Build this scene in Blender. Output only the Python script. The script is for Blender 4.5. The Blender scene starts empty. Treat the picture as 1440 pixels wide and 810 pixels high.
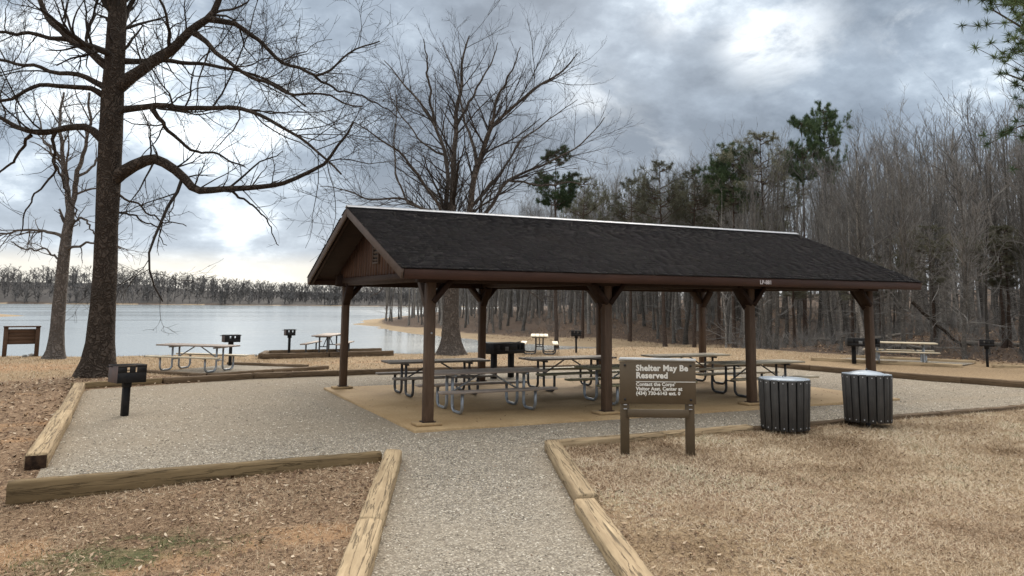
import bpy, math, random
import numpy as np
from mathutils import Matrix, Vector

scene = bpy.context.scene
COL = scene.collection
rng = np.random.default_rng(7)
random.seed(7)

# ------------------------------------------------------------------ camera
F_PX, PP_Y, YAW, PITCH, ROLL = 1100.0, 296.1, 0.44985, 0.11439, 0.00985
CAM = np.array([-4.7485, -13.1156, 2.2011])
fw = np.array([math.sin(YAW) * math.cos(PITCH), math.cos(YAW) * math.cos(PITCH), math.sin(PITCH)])
rt = np.array([math.cos(YAW), -math.sin(YAW), 0.0])
upv = np.cross(rt, fw)
cr, sr = math.cos(ROLL), math.sin(ROLL)
cx_ = cr * rt + sr * upv
cy_ = -sr * rt + cr * upv
cam_data = bpy.data.cameras.new("camera")
cam = bpy.data.objects.new("camera", cam_data)
COL.objects.link(cam)
m4 = Matrix.Identity(4)
for i in range(3):
    m4[i][0], m4[i][1], m4[i][2], m4[i][3] = cx_[i], cy_[i], -fw[i], CAM[i]
cam.matrix_world = m4
cam_data.sensor_width = 36.0
cam_data.lens = F_PX / 1440.0 * 36.0
cam_data.shift_y = -(405.0 - PP_Y) / 1440.0
cam_data.clip_start = 0.1
cam_data.clip_end = 4000
scene.camera = cam


def ray(u, v):
    X, Y = u - 720.0, v - PP_Y
    X, Y = cr * X + sr * Y, -sr * X + cr * Y
    return fw + X / F_PX * rt - Y / F_PX * upv


# ------------------------------------------------------------------ light
SUN_AZ, SUN_EL = math.radians(30), math.radians(27)     # azimuth clockwise from +Y
sun_dir = Vector((math.sin(SUN_AZ) * math.cos(SUN_EL), math.cos(SUN_AZ) * math.cos(SUN_EL), math.sin(SUN_EL)))
sd = bpy.data.lights.new("sun", 'SUN')
sd.energy = 1.5
sd.angle = math.radians(28)
sd.color = (1.0, 0.91, 0.78)
so = bpy.data.objects.new("sun", sd)
so.rotation_euler = (-sun_dir).to_track_quat('-Z', 'Y').to_euler()
COL.objects.link(so)

scene.view_settings.view_transform = 'Standard'
scene.view_settings.look = 'None'
scene.view_settings.exposure = 1.0
scene.view_settings.gamma = 1.0
scene.view_settings.use_curve_mapping = False


class NT:
    """tiny node-tree helper"""
    def __init__(self, tree):
        self.t = tree
        tree.nodes.clear()

    def n(self, kind, inputs=None, **props):
        nd = self.t.nodes.new(kind)
        for k, v in props.items():
            setattr(nd, k, v)
        for k, v in (inputs or {}).items():
            s = nd.inputs[k]
            if hasattr(v, 'is_output') or isinstance(v, bpy.types.NodeSocket):
                self.t.links.new(v, s)
            else:
                s.default_value = v
        return nd

    def math(self, op, a, b=0.0, c=None, clamp=False):
        d = {0: a, 1: b}
        if c is not None:
            d[2] = c
        return self.n('ShaderNodeMath', d, operation=op, use_clamp=clamp).outputs[0]

    def mix(self, f, a, b, blend='MIX'):
        nd = self.n('ShaderNodeMix', None, data_type='RGBA', blend_type=blend)
        for idx, v in ((0, f), (6, a), (7, b)):
            s = nd.inputs[idx]
            if isinstance(v, bpy.types.NodeSocket):
                self.t.links.new(v, s)
            else:
                s.default_value = v if idx == 0 else (tuple(v) + (1.0,))[:4]
        return nd.outputs[2]

    def ramp(self, f, stops, interp='LINEAR'):
        nd = self.n('ShaderNodeValToRGB', {0: f})
        r = nd.color_ramp
        r.interpolation = interp
        while len(r.elements) < len(stops):
            r.elements.new(0.5)
        for e, (p, c) in zip(r.elements, stops):
            e.position = p
            e.color = (tuple(c) + (1.0,))[:4] if not isinstance(c, (int, float)) else (c, c, c, 1)
        return nd.outputs[0]

    def noise(self, vec, scale, detail=4, rough=0.55, dist=0.0):
        return self.n('ShaderNodeTexNoise', {'Vector': vec, 'Scale': scale, 'Detail': detail, 'Roughness': rough, 'Distortion': dist}).outputs[0]

    def mapping(self, vec, scale=(1, 1, 1), loc=(0, 0, 0)):
        return self.n('ShaderNodeMapping', {'Vector': vec, 'Scale': scale, 'Location': loc}).outputs[0]

    def attr(self, name):
        return self.n('ShaderNodeAttribute', None, attribute_name=name).outputs['Fac']


def smoothstep_nodes(nt, x, a, b):
    nd = nt.n('ShaderNodeMapRange', {0: x, 1: a, 2: b, 3: 0.0, 4: 1.0}, interpolation_type='SMOOTHSTEP')
    return nd.outputs[0]


# ------------------------------------------------------------------ world: broken overcast
world = bpy.data.worlds.new("World")
scene.world = world
world.use_nodes = True
nt = NT(world.node_tree)
tc = nt.n('ShaderNodeTexCoord').outputs['Generated']
sky = nt.n('ShaderNodeTexSky', None, sky_type='NISHITA', sun_disc=False, sun_elevation=SUN_EL, sun_rotation=SUN_AZ,
           air_density=1.0, dust_density=1.5, ozone_density=1.2)
bg_sky = nt.n('ShaderNodeBackground', {'Color': sky.outputs[0], 'Strength': 0.11})
sep = nt.n('ShaderNodeSeparateXYZ', {0: tc})
zc = nt.math('MAXIMUM', sep.outputs[2], 0.0)
den = nt.math('ADD', zc, 0.42)
px = nt.math('DIVIDE', sep.outputs[0], den)
py = nt.math('DIVIDE', sep.outputs[1], den)
pl = nt.n('ShaderNodeCombineXYZ', {0: px, 1: py, 2: 0.0}).outputs[0]
n1 = nt.noise(nt.mapping(pl, (1, 1, 1), (7.1, 3.1, 11.9)), 1.55, 9, 0.58, 0.08)
n2 = nt.noise(nt.mapping(pl, (1, 1, 1), (4.6, 2.0, 12.0)), 4.2, 7, 0.60, 0.08)
n3 = nt.noise(nt.mapping(pl, (1, 1, 1), (27.5, 24.0, 23.0)), 0.85, 3, 0.5)
cl = nt.math('ADD', nt.math('MULTIPLY', n1, 0.50), nt.math('ADD', nt.math('MULTIPLY', n2, 0.34), nt.math('MULTIPLY', n3, 0.23)))
col = nt.ramp(cl, [(0.445, (0.18, 0.225, 0.285)), (0.515, (0.30, 0.362, 0.44)), (0.55, (0.42, 0.495, 0.58)), (0.585, (0.72, 0.80, 0.87)), (0.625, (1.15, 1.18, 1.19))])


def glow(px_, py_, width, gain):
    d = ray(px_, py_)
    d = d / np.linalg.norm(d)
    dot = nt.n('ShaderNodeVectorMath', {0: tc, 1: tuple(d)}, operation='DOT_PRODUCT').outputs['Value']
    ang2 = nt.math('MULTIPLY', nt.math('SUBTRACT', 1.0, dot), -2.0 / width ** 2)
    return nt.math('MULTIPLY', nt.math('POWER', math.e, ang2), gain)


# cloud-thin places where the hidden sun comes through
thin = glow(1105, 50, 0.055, 0.42)
for g_ in ((1050, 60, 0.03, 0.35), (1290, 42, 0.03, 0.55), (950, 15, 0.03, 0.5), (835, 140, 0.035, 0.3), (205, 40, 0.06, 0.45), (55, 60, 0.05, 0.5), (330, 170, 0.05, 0.3), (900, 215, 0.04, 0.3)):
    thin = nt.math('ADD', thin, glow(*g_))
patch = smoothstep_nodes(nt, nt.noise(nt.mapping(pl, (1, 1, 1), (2.2, 6.1, 1)), 4.2, 7, 0.62, 0.3), 0.40, 0.62)
col = nt.mix(nt.math('MULTIPLY', thin, patch, clamp=True), col, (1.5, 1.55, 1.56))
# brighter, creamier band low over the horizon in the west where the deck breaks
low = nt.math('SUBTRACT', 1.0, smoothstep_nodes(nt, zc, 0.030, 0.062))
west = glow(150, 380, 0.75, 1.0)
col = nt.mix(nt.math('MULTIPLY', low, nt.math('MULTIPLY', west, 0.8)), col, (0.92, 0.82, 0.64))
col = nt.mix(nt.math('MULTIPLY', nt.math('SUBTRACT', 1.0, smoothstep_nodes(nt, zc, 0.02, 0.20)), 0.3), col, (0.74, 0.79, 0.84))
# an overcast deck is brighter overhead than at the horizon
zen = nt.math('ADD', 0.67, nt.math('MULTIPLY', smoothstep_nodes(nt, zc, 0.33, 1.0), 1.4))
col = nt.mix(nt.math('MULTIPLY', smoothstep_nodes(nt, zc, 0.42, 0.85), 0.8), col, (0.60, 0.58, 0.55))
bg_cl = nt.n('ShaderNodeBackground', {'Color': col, 'Strength': zen})
mixs = nt.n('ShaderNodeMixShader', {0: 0.985, 1: bg_sky.outputs[0], 2: bg_cl.outputs[0]})
nt.n('ShaderNodeOutputWorld', {0: mixs.outputs[0]})


# ------------------------------------------------------------------ materials
def new_mat(name):
    m = bpy.data.materials.new(name)
    m.use_nodes = True
    return m, NT(m.node_tree)


def finish(nt, color, rough=0.8, bump=None, bump_d=0.01, bump_s=0.6, metallic=0.0, spec=0.35, **kw):
    ins = {'Base Color': color if isinstance(color, bpy.types.NodeSocket) else (tuple(color) + (1,))[:4], 'Roughness': rough, 'Metallic': metallic,
           'Specular IOR Level': spec}
    ins.update(kw)
    if bump is not None:
        b = nt.n('ShaderNodeBump', {'Height': bump, 'Distance': bump_d, 'Strength': bump_s})
        ins['Normal'] = b.outputs[0]
    p = nt.n('ShaderNodeBsdfPrincipled', ins)
    nt.n('ShaderNodeOutputMaterial', {0: p.outputs[0]})
    return p


def obj_coords(nt, rand_shift=True):
    o = nt.n('ShaderNodeTexCoord').outputs['Object']
    if not rand_shift:
        return o
    r = nt.n('ShaderNodeObjectInfo').outputs['Random']
    sh = nt.n('ShaderNodeCombineXYZ', {0: nt.math('MULTIPLY', r, 37.0), 1: nt.math('MULTIPLY', r, 91.0), 2: nt.math('MULTIPLY', r, 53.0)}).outputs[0]
    return nt.n('ShaderNodeVectorMath', {0: o, 1: sh}, operation='ADD').outputs[0]


def wood_mat(name, dark, light, grain=(1.2, 22, 22), rough=0.85, crack=0.5, vary=0.12, bump_d=0.006, spec=0.2):
    """grain runs along local x"""
    m, nt = new_mat(name)
    o = obj_coords(nt)
    g = nt.noise(nt.mapping(o, grain), 1.0, 8, 0.65, 0.6)
    big = nt.noise(nt.mapping(o, (grain[0] * 0.8, 3, 3)), 1.3, 4, 0.6)
    ck = nt.noise(nt.mapping(o, (grain[0] * 0.4, grain[1] * 0.6, grain[2] * 0.6), (3, 5, 8)), 1.0, 5, 0.6, 0.5)
    crk = nt.math('MAXIMUM', nt.ramp(ck, [(0.485, 0.0), (0.497, 0.8), (0.503, 0.8), (0.515, 0.0)]), nt.ramp(ck, [(0.30, 1.0), (0.36, 0.0)]))
    c = nt.mix(nt.ramp(g, [(0.3, 0.0), (0.7, 1.0)]), dark, light)
    c = nt.mix(nt.math('MULTIPLY', nt.ramp(big, [(0.35, 1.0), (0.65, 0.0)]), 0.45), c, tuple(x * 0.55 for x in dark))
    c = nt.mix(nt.math('MULTIPLY', crk, crack), c, tuple(x * 0.3 for x in dark))
    r = nt.n('ShaderNodeObjectInfo').outputs['Random']
    c = nt.n('ShaderNodeHueSaturation', {'Color': c, 'Value': nt.math('ADD', 1 - vary, nt.math('MULTIPLY', r, 2 * vary))}).outputs[0]
    h = nt.math('SUBTRACT', nt.math('MULTIPLY', g, 0.5), nt.math('MULTIPLY', crk, crack * 1.5))
    finish(nt, c, rough, h, bump_d, 0.8, spec=spec)
    return m


M = {}
M['timber'] = wood_mat('landscape_timber_wood', (0.30, 0.21, 0.118), (0.54, 0.405, 0.245), (1.0, 16, 16), crack=0.85, vary=0.1, bump_d=0.012)
M['timber_green'] = wood_mat('treated_timber_wood', (0.16, 0.108, 0.054), (0.28, 0.196, 0.10), (1.0, 16, 16), crack=0.6, vary=0.1, bump_d=0.012)
M['timber_dark'] = wood_mat('old_timber_wood', (0.105, 0.068, 0.039), (0.20, 0.135, 0.08), (1.0, 16, 16), crack=0.6, vary=0.1, bump_d=0.012)
M['plank_grey'] = wood_mat('plank_grey_wood', (0.30, 0.235, 0.19), (0.43, 0.355, 0.295), (1.5, 30, 30), crack=0.4, rough=0.62, spec=0.3, bump_d=0.0015)
M['plank_dark'] = wood_mat('plank_dark_wood', (0.18, 0.145, 0.115), (0.28, 0.235, 0.19), (1.5, 30, 30), crack=0.4, rough=0.62, spec=0.3, bump_d=0.0015)
M['plank_tan'] = wood_mat('plank_tan_wood', (0.55, 0.455, 0.31), (0.70, 0.60, 0.44), (1.5, 30, 30), crack=0.35, rough=0.62, spec=0.3, bump_d=0.0015)
M['plank_moss'] = wood_mat('plank_mossy_wood', (0.30, 0.26, 0.15), (0.43, 0.38, 0.23), (1.5, 30, 30), crack=0.4, rough=0.62, spec=0.3, bump_d=0.0015)
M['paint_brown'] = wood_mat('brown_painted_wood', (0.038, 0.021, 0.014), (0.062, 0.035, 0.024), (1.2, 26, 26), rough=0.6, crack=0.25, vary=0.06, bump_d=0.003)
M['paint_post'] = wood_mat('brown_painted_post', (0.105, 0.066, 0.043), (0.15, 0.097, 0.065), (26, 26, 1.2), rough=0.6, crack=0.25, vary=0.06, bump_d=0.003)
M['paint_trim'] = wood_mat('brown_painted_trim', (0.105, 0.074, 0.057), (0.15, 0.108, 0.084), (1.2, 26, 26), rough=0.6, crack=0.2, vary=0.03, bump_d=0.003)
M['shaded_brown'] = wood_mat('brown_paint_roof_shade', (0.024, 0.012, 0.008), (0.04, 0.021, 0.014), (1.2, 26, 26), rough=0.7, crack=0.25, vary=0.06, bump_d=0.003)  # post paint in a darker copy, under-roof shade put into the colour
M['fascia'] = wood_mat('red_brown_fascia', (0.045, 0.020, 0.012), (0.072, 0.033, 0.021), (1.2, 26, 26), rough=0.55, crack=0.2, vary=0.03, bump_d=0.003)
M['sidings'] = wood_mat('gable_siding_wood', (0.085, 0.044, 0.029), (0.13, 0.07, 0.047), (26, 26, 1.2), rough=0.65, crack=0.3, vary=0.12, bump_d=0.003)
M['info_wood'] = wood_mat('info_board_wood', (0.10, 0.058, 0.036), (0.16, 0.095, 0.06), (1.2, 20, 20), crack=0.35)
M['slat'] = wood_mat('bin_recycled_slat', (0.05, 0.046, 0.042), (0.09, 0.083, 0.075), (26, 26, 1.2), rough=0.6, crack=0.25, vary=0.2, bump_d=0.002)
M['log'] = wood_mat('fallen_log_wood', (0.18, 0.15, 0.12), (0.32, 0.28, 0.23), (1.2, 14, 14), crack=0.5)


def simple_mat(name, c1, c2, scale=6, rough=0.5, metallic=0.0, bump_d=0.001, spec=0.5, rr=0.15):
    m, nt = new_mat(name)
    o = obj_coords(nt)
    n = nt.noise(o, scale, 6, 0.6)
    c = nt.mix(nt.ramp(n, [(0.35, 0.0), (0.68, 1.0)]), c1, c2)
    r = nt.math('ADD', rough - rr * 0.5, nt.math('MULTIPLY', n, rr))
    finish(nt, c, r, nt.noise(o, scale * 8, 3), bump_d, 0.5, metallic, spec)
    return m


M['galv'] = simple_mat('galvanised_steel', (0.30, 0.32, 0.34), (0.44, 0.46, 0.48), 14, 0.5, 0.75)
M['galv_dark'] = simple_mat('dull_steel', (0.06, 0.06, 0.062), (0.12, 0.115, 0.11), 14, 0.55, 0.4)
M['black'] = simple_mat('black_grill_steel', (0.008, 0.008, 0.009), (0.022, 0.019, 0.017), 9, 0.6, 0.2, spec=0.3)
M['rust_side'] = simple_mat('faded_grill_side', (0.085, 0.07, 0.066), (0.15, 0.10, 0.085), 5, 0.75)
M['ash'] = simple_mat('grill_inner_ash', (0.10, 0.10, 0.10), (0.2, 0.2, 0.19), 9, 0.9)
M['liner'] = simple_mat('bin_liner_steel', (0.006, 0.006, 0.006), (0.012, 0.012, 0.012), 9, 0.7)
M['lid'] = simple_mat('bin_lid_metal', (0.36, 0.40, 0.44), (0.5, 0.54, 0.58), 4, 0.45, 0.5)
M['ridge'] = simple_mat('ridge_metal', (0.48, 0.47, 0.47), (0.6, 0.6, 0.6), 6, 0.4, 0.3)
M['rot'] = simple_mat('rotten_wood_end', (0.018, 0.011, 0.008), (0.06, 0.036, 0.022), 14, 0.95, 0.0, 0.01, 0.1)
M['bolt'] = simple_mat('bolt_steel', (0.45, 0.45, 0.45), (0.6, 0.6, 0.6), 20, 0.4, 0.7)
M['bolt_dark'] = simple_mat('dark_bolt', (0.01, 0.008, 0.007), (0.02, 0.016, 0.014), 20, 0.5)
M['sign'] = simple_mat('brown_sign_face', (0.10, 0.071, 0.041), (0.12, 0.086, 0.052), 3, 0.55, spec=0.3)
M['sign_cap'] = simple_mat('sign_cap_strip', (0.55, 0.55, 0.53), (0.68, 0.69, 0.68), 9, 0.5)
M['letter'] = simple_mat('white_lettering', (0.72, 0.68, 0.60), (0.80, 0.77, 0.70), 9, 0.6)
M['letter_dim'] = simple_mat('faded_lettering', (0.55, 0.50, 0.50), (0.65, 0.6, 0.6), 9, 0.6)
M['stone'] = simple_mat('shore_stone', (0.25, 0.24, 0.22), (0.42, 0.40, 0.37), 5, 0.9)


def concrete():
    m, nt = new_mat('stained_concrete')
    o = nt.n('ShaderNodeNewGeometry').outputs['Position']
    a = nt.noise(o, 0.8, 6, 0.6)
    b = nt.noise(o, 22, 6, 0.65)
    c = nt.mix(nt.ramp(a, [(0.35, 0.0), (0.66, 1.0)]), (0.34, 0.222, 0.108), (0.45, 0.312, 0.165))
    c = nt.mix(nt.math('MULTIPLY', nt.ramp(b, [(0.4, 1.0), (0.6, 0.0)]), 0.35), c, (0.19, 0.13, 0.075))
    st = nt.noise(nt.mapping(o, (1, 1, 1), (4, 4, 4)), 2.6, 5, 0.7)
    c = nt.mix(nt.math('MULTIPLY', nt.ramp(st, [(0.6, 0.0), (0.7, 1.0)]), 0.35), c, (0.15, 0.11, 0.07))
    finish(nt, c, 0.85, b, 0.003, 0.5, spec=0.25)
    return m


M['concrete'] = concrete()


def shingles():
    m, nt = new_mat('asphalt_shingles')
    g = nt.n('ShaderNodeNewGeometry')
    o = g.outputs['Position']
    r = g.outputs['Random Per Island']
    a = nt.noise(o, 70, 4, 0.7)
    b = nt.noise(o, 1.1, 5, 0.6)
    c = nt.ramp(r, [(0.0, (0.007, 0.006, 0.0062)), (0.5, (0.010, 0.0085, 0.009)), (0.9, (0.0135, 0.0115, 0.012)), (1.0, (0.028, 0.024, 0.024))])
    c = nt.mix(nt.math('MULTIPLY', nt.ramp(a, [(0.4, 0.0), (0.7, 1.0)]), 0.3), c, (0.03, 0.026, 0.026))
    c = nt.mix(nt.math('MULTIPLY', nt.ramp(b, [(0.52, 0.0), (0.72, 1.0)]), 0.3), c, (0.024, 0.019, 0.015))
    finish(nt, c, 0.95, a, 0.004, 0.7, spec=0.12)
    return m


M['shingle'] = shingles()


def bark(name, dark, light, moss=0.0, sc=1.0):
    m, nt = new_mat(name)
    o = obj_coords(nt)
    w = nt.n('ShaderNodeVectorMath', {0: o, 1: nt.n('ShaderNodeTexNoise', {'Vector': o, 'Scale': 3.0}).outputs[1]}, operation='ADD').outputs[0]
    v = nt.n('ShaderNodeTexVoronoi', {'Vector': nt.mapping(w, (8 * sc, 8 * sc, 0.9 * sc)), 'Scale': 1.0}, feature='DISTANCE_TO_EDGE').outputs[0]
    n = nt.noise(nt.mapping(o, (14, 14, 2)), 1.0, 6, 0.65)
    h = nt.math('ADD', nt.ramp(v, [(0.0, 0.0), (0.28, 1.0)]), nt.math('MULTIPLY', n, 0.6))
    c = nt.mix(nt.math('MULTIPLY', h, 0.62, clamp=True), dark, light)
    lich = nt.noise(o, 1.6, 5, 0.65)
    c = nt.mix(nt.math('MULTIPLY', nt.ramp(lich, [(0.55, 0.0), (0.7, 1.0)]), 0.4), c, tuple(min(1, x * 1.35 + 0.01) for x in light))
    if name == 'woodland_bark':
        rr_ = nt.n('ShaderNodeObjectInfo').outputs['Random']
        c = nt.n('ShaderNodeHueSaturation', {'Color': c, 'Value': nt.math('ADD', 0.4, nt.math('MULTIPLY', rr_, 1.0))}).outputs[0]
    finish(nt, c, 0.95, h, 0.035, 0.9, spec=0.1)
    return m


def twig_mat(name, a, b):
    m, nt = new_mat(name)
    o = obj_coords(nt)
    n = nt.noise(o, 0.9, 4, 0.6)
    c = nt.mix(nt.ramp(n, [(0.35, 0.0), (0.65, 1.0)]), a, b)
    r = nt.n('ShaderNodeObjectInfo').outputs['Random']
    c = nt.n('ShaderNodeHueSaturation', {'Color': c, 'Value': nt.math('ADD', 0.58, nt.math('MULTIPLY', r, 0.84))}).outputs[0]
    finish(nt, c, 0.95, spec=0.1)
    return m


M['bark_oak'] = bark('oak_bark', (0.022, 0.016, 0.012), (0.10, 0.077, 0.06))
M['bark_grey'] = bark('grey_bark', (0.07, 0.058, 0.05), (0.20, 0.172, 0.15))
M['bark_mid'] = bark('brown_grey_bark', (0.05, 0.04, 0.033), (0.17, 0.14, 0.117))
M['bark_wood'] = bark('woodland_bark', (0.10, 0.089, 0.077), (0.34, 0.305, 0.265))
M['bark_pine'] = bark('pine_bark', (0.05, 0.035, 0.027), (0.15, 0.105, 0.08))
M['twig_oak'] = twig_mat('oak_twigs', (0.022, 0.018, 0.015), (0.05, 0.041, 0.034))
M['twig_mid'] = twig_mat('grey_twigs', (0.06, 0.05, 0.043), (0.12, 0.10, 0.086))
M['twig_wood'] = twig_mat('woodland_twigs', (0.115, 0.106, 0.096), (0.22, 0.204, 0.186))
M['twig_far'] = twig_mat('far_twigs', (0.095, 0.089, 0.086), (0.165, 0.156, 0.15))
M['needles'] = twig_mat('pine_needles', (0.055, 0.085, 0.042), (0.125, 0.165, 0.078))
M['needles_dull'] = twig_mat('dull_pine_needles', (0.12, 0.118, 0.078), (0.19, 0.18, 0.125))


def tint_mat(name, stops, rough=0.85):
    """colour picked per scattered piece from a stored random number"""
    m, nt = new_mat(name)
    t = nt.attr('tint')
    c = nt.ramp(t, stops)
    finish(nt, c, rough, spec=0.2)
    return m


M['leaf'] = tint_mat('dead_leaves', [(0.0, (0.09, 0.052, 0.031)), (0.3, (0.20, 0.122, 0.072)), (0.6, (0.35, 0.235, 0.145)), (0.85, (0.49, 0.365, 0.245)), (1.0, (0.60, 0.485, 0.355))])
M['straw'] = tint_mat('dormant_grass', [(0.0, (0.17, 0.105, 0.058)), (0.3, (0.42, 0.31, 0.2)), (0.7, (0.60, 0.475, 0.325)), (0.97, (0.74, 0.62, 0.47)), (1.0, (0.20, 0.22, 0.09))])
M['green_grass'] = tint_mat('winter_green_grass', [(0.0, (0.085, 0.095, 0.04)), (0.6, (0.16, 0.165, 0.075)), (1.0, (0.30, 0.26, 0.14))])
M['pebble'] = tint_mat('gravel_stones', [(0.0, (0.085, 0.07, 0.053)), (0.3, (0.24, 0.198, 0.148)), (0.6, (0.42, 0.36, 0.275)), (0.85, (0.54, 0.47, 0.375)), (1.0, (0.66, 0.60, 0.50))])


def gravel_mat():
    m, nt = new_mat('gravel_bed')
    o = nt.n('ShaderNodeNewGeometry').outputs['Position']
    v = nt.n('ShaderNodeTexVoronoi', {'Vector': o, 'Scale': 42.0})
    v2 = nt.n('ShaderNodeTexVoronoi', {'Vector': o, 'Scale': 17.0})
    c = nt.ramp(nt.n('ShaderNodeSeparateColor', {0: v.outputs['Color']}).outputs[0],
                [(0.0, (0.07, 0.057, 0.044)), (0.4, (0.245, 0.205, 0.155)), (0.75, (0.44, 0.385, 0.305)), (1.0, (0.65, 0.59, 0.50))])
    c2 = nt.ramp(nt.n('ShaderNodeSeparateColor', {0: v2.outputs['Color']}).outputs[1],
                 [(0.0, (0.15, 0.128, 0.098)), (0.5, (0.33, 0.285, 0.22)), (1.0, (0.51, 0.455, 0.37))])
    c = nt.mix(0.4, c, c2)
    dark = nt.ramp(v.outputs['Distance'], [(0.35, 0.0), (0.75, 1.0)])
    c = nt.mix(nt.math('MULTIPLY', dark, 0.75), c, (0.07, 0.058, 0.045))
    br = nt.noise(o, 0.55, 6, 0.62)
    warm = nt.ramp(br, [(0.38, 0.0), (0.62, 1.0)])
    c = nt.mix(nt.math('MULTIPLY', warm, 0.55), c, (0.31, 0.26, 0.195))
    dt = nt.attr('dirt')
    c = nt.mix(nt.math('MULTIPLY', dt, nt.math('ADD', 0.45, nt.math('MULTIPLY', br, 0.6)), clamp=True), c, (0.27, 0.215, 0.15))
    sp = nt.noise(nt.mapping(o, (1, 1, 1), (2, 7, 1)), 5.0, 6, 0.75)
    c = nt.mix(nt.math('MULTIPLY', nt.ramp(sp, [(0.58, 0.0), (0.66, 1.0)]), 0.6), c, (0.12, 0.085, 0.06))
    finish(nt, c, 0.9, nt.math('MULTIPLY', v.outputs['Distance'], -1.0), 0.012, 0.9, spec=0.25)
    return m


M['gravel'] = gravel_mat()


def ground_mat():
    m, nt = new_mat('ground_soil_and_litter')
    o = nt.n('ShaderNodeNewGeometry').outputs['Position']
    big = nt.noise(o, 0.35, 6, 0.62)
    mid = nt.noise(o, 2.2, 6, 0.65, 0.4)
    fine = nt.noise(o, 16, 6, 0.72, 0.6)
    vf = nt.noise(nt.mapping(o, (1, 1, 1), (5, 2, 9)), 48, 4, 0.7)
    straw = nt.ramp(fine, [(0.25, (0.12, 0.075, 0.042)), (0.42, (0.27, 0.185, 0.105)), (0.6, (0.40, 0.285, 0.17)), (0.8, (0.52, 0.39, 0.245))])
    litter = nt.ramp(fine, [(0.25, (0.09, 0.055, 0.033)), (0.45, (0.22, 0.142, 0.086)), (0.6, (0.36, 0.245, 0.152)), (0.8, (0.50, 0.37, 0.245))])
    clay = nt.ramp(fine, [(0.25, (0.21, 0.12, 0.062)), (0.5, (0.38, 0.23, 0.125)), (0.75, (0.50, 0.335, 0.20))])
    green = nt.ramp(fine, [(0.25, (0.055, 0.06, 0.026)), (0.5, (0.125, 0.125, 0.055)), (0.75, (0.24, 0.21, 0.11))])
    beach = nt.ramp(fine, [(0.25, (0.22, 0.155, 0.09)), (0.5, (0.36, 0.265, 0.165)), (0.75, (0.45, 0.345, 0.225))])
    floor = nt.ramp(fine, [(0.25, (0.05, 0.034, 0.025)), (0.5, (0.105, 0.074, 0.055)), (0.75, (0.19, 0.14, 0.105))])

    def sel(name, lo=0.35, hi=0.65, noise=mid, w=0.7):
        a = nt.attr(name)
        s = nt.math('ADD', a, nt.math('MULTIPLY', nt.math('SUBTRACT', noise, 0.5), w * 2))
        return smoothstep_nodes(nt, nt.math('MULTIPLY', s, smoothstep_nodes(nt, a, 0.0, 0.08)), lo, hi)
    c = straw
    c = nt.mix(sel('litter'), c, litter)
    c = nt.mix(sel('clay'), c, clay)
    c = nt.mix(sel('green'), c, green)
    c = nt.mix(sel('beach', w=0.4), c, beach)
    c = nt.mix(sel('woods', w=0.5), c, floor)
    c = nt.mix(nt.attr('far_floor_shade'), c, nt.ramp(mid, [(0.3, (0.06, 0.055, 0.052)), (0.7, (0.11, 0.102, 0.097))]))  # far shore floor in a dark twig tone, tree shade painted in
    spk = nt.ramp(vf, [(0.52, 0.0), (0.66, 1.0)])
    c = nt.mix(nt.math('MULTIPLY', spk, 0.5), c, (0.075, 0.052, 0.035))
    c = nt.n('ShaderNodeHueSaturation', {'Color': c, 'Value': nt.math('ADD', 0.72, nt.math('MULTIPLY', big, 0.56))}).outputs[0]
    h = nt.math('ADD', fine, nt.math('MULTIPLY', vf, 0.6))
    finish(nt, c, 0.95, h, 0.04, 0.8, spec=0.12)
    return m


M['ground'] = ground_mat()


def water_mat():
    m, nt = new_mat('lake_water')
    o = nt.n('ShaderNodeNewGeometry').outputs['Position']
    n = nt.noise(nt.mapping(o, (0.5, 1.1, 1)), 2.2, 4, 0.6)
    streak = nt.noise(nt.mapping(o, (0.012, 0.06, 1)), 1.0, 4, 0.6)
    r = nt.ramp(streak, [(0.4, 0.14), (0.65, 0.24)])
    b = nt.n('ShaderNodeBump', {'Height': n, 'Distance': 0.03, 'Strength': nt.math('ADD', 0.10, nt.math('MULTIPLY', streak, 0.2))})
    p = nt.n('ShaderNodeBsdfPrincipled', {'Base Color': (0.24, 0.26, 0.26, 1), 'Roughness': r, 'IOR': 1.333, 'Specular IOR Level': 0.5,
                                           'Normal': b.outputs[0]})
    nt.n('ShaderNodeOutputMaterial', {0: p.outputs[0]})
    return m


M['water'] = water_mat()


# ------------------------------------------------------------------ mesh helpers
def mesh_np(name, V, quads=None, tris=None, mat=None, smooth=False, attrs=None, fattr=None):
    V = np.asarray(V, dtype=np.float32)
    me = bpy.data.meshes.new(name)
    fq = np.asarray(quads, dtype=np.int32).reshape(-1, 4) if quads is not None else np.zeros((0, 4), np.int32)
    ft = np.asarray(tris, dtype=np.int32).reshape(-1, 3) if tris is not None else np.zeros((0, 3), np.int32)
    me.vertices.add(len(V))
    me.vertices.foreach_set('co', V.ravel())
    loops = np.concatenate([fq.ravel(), ft.ravel()])
    me.loops.add(len(loops))
    me.loops.foreach_set('vertex_index', loops)
    starts = np.concatenate([np.arange(len(fq)) * 4, len(fq) * 4 + np.arange(len(ft)) * 3]).astype(np.int32)
    me.polygons.add(len(starts))
    me.polygons.foreach_set('loop_start', starts)
    if smooth:
        me.polygons.foreach_set('use_smooth', np.ones(len(starts), dtype=bool))
    me.update(calc_edges=True)
    for k, a in (attrs or {}).items():
        at = me.attributes.new(k, 'FLOAT', 'POINT')
        at.data.foreach_set('value', np.asarray(a, np.float32).ravel())
    if mat is not None:
        me.materials.append(mat)
    return me


def link(name, me, parent=None, loc=None):
    o = bpy.data.objects.new(name, me)
    COL.objects.link(o)
    if parent is not None:
        o.parent = parent
    if loc is not None:
        o.location = loc
    return o


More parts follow.
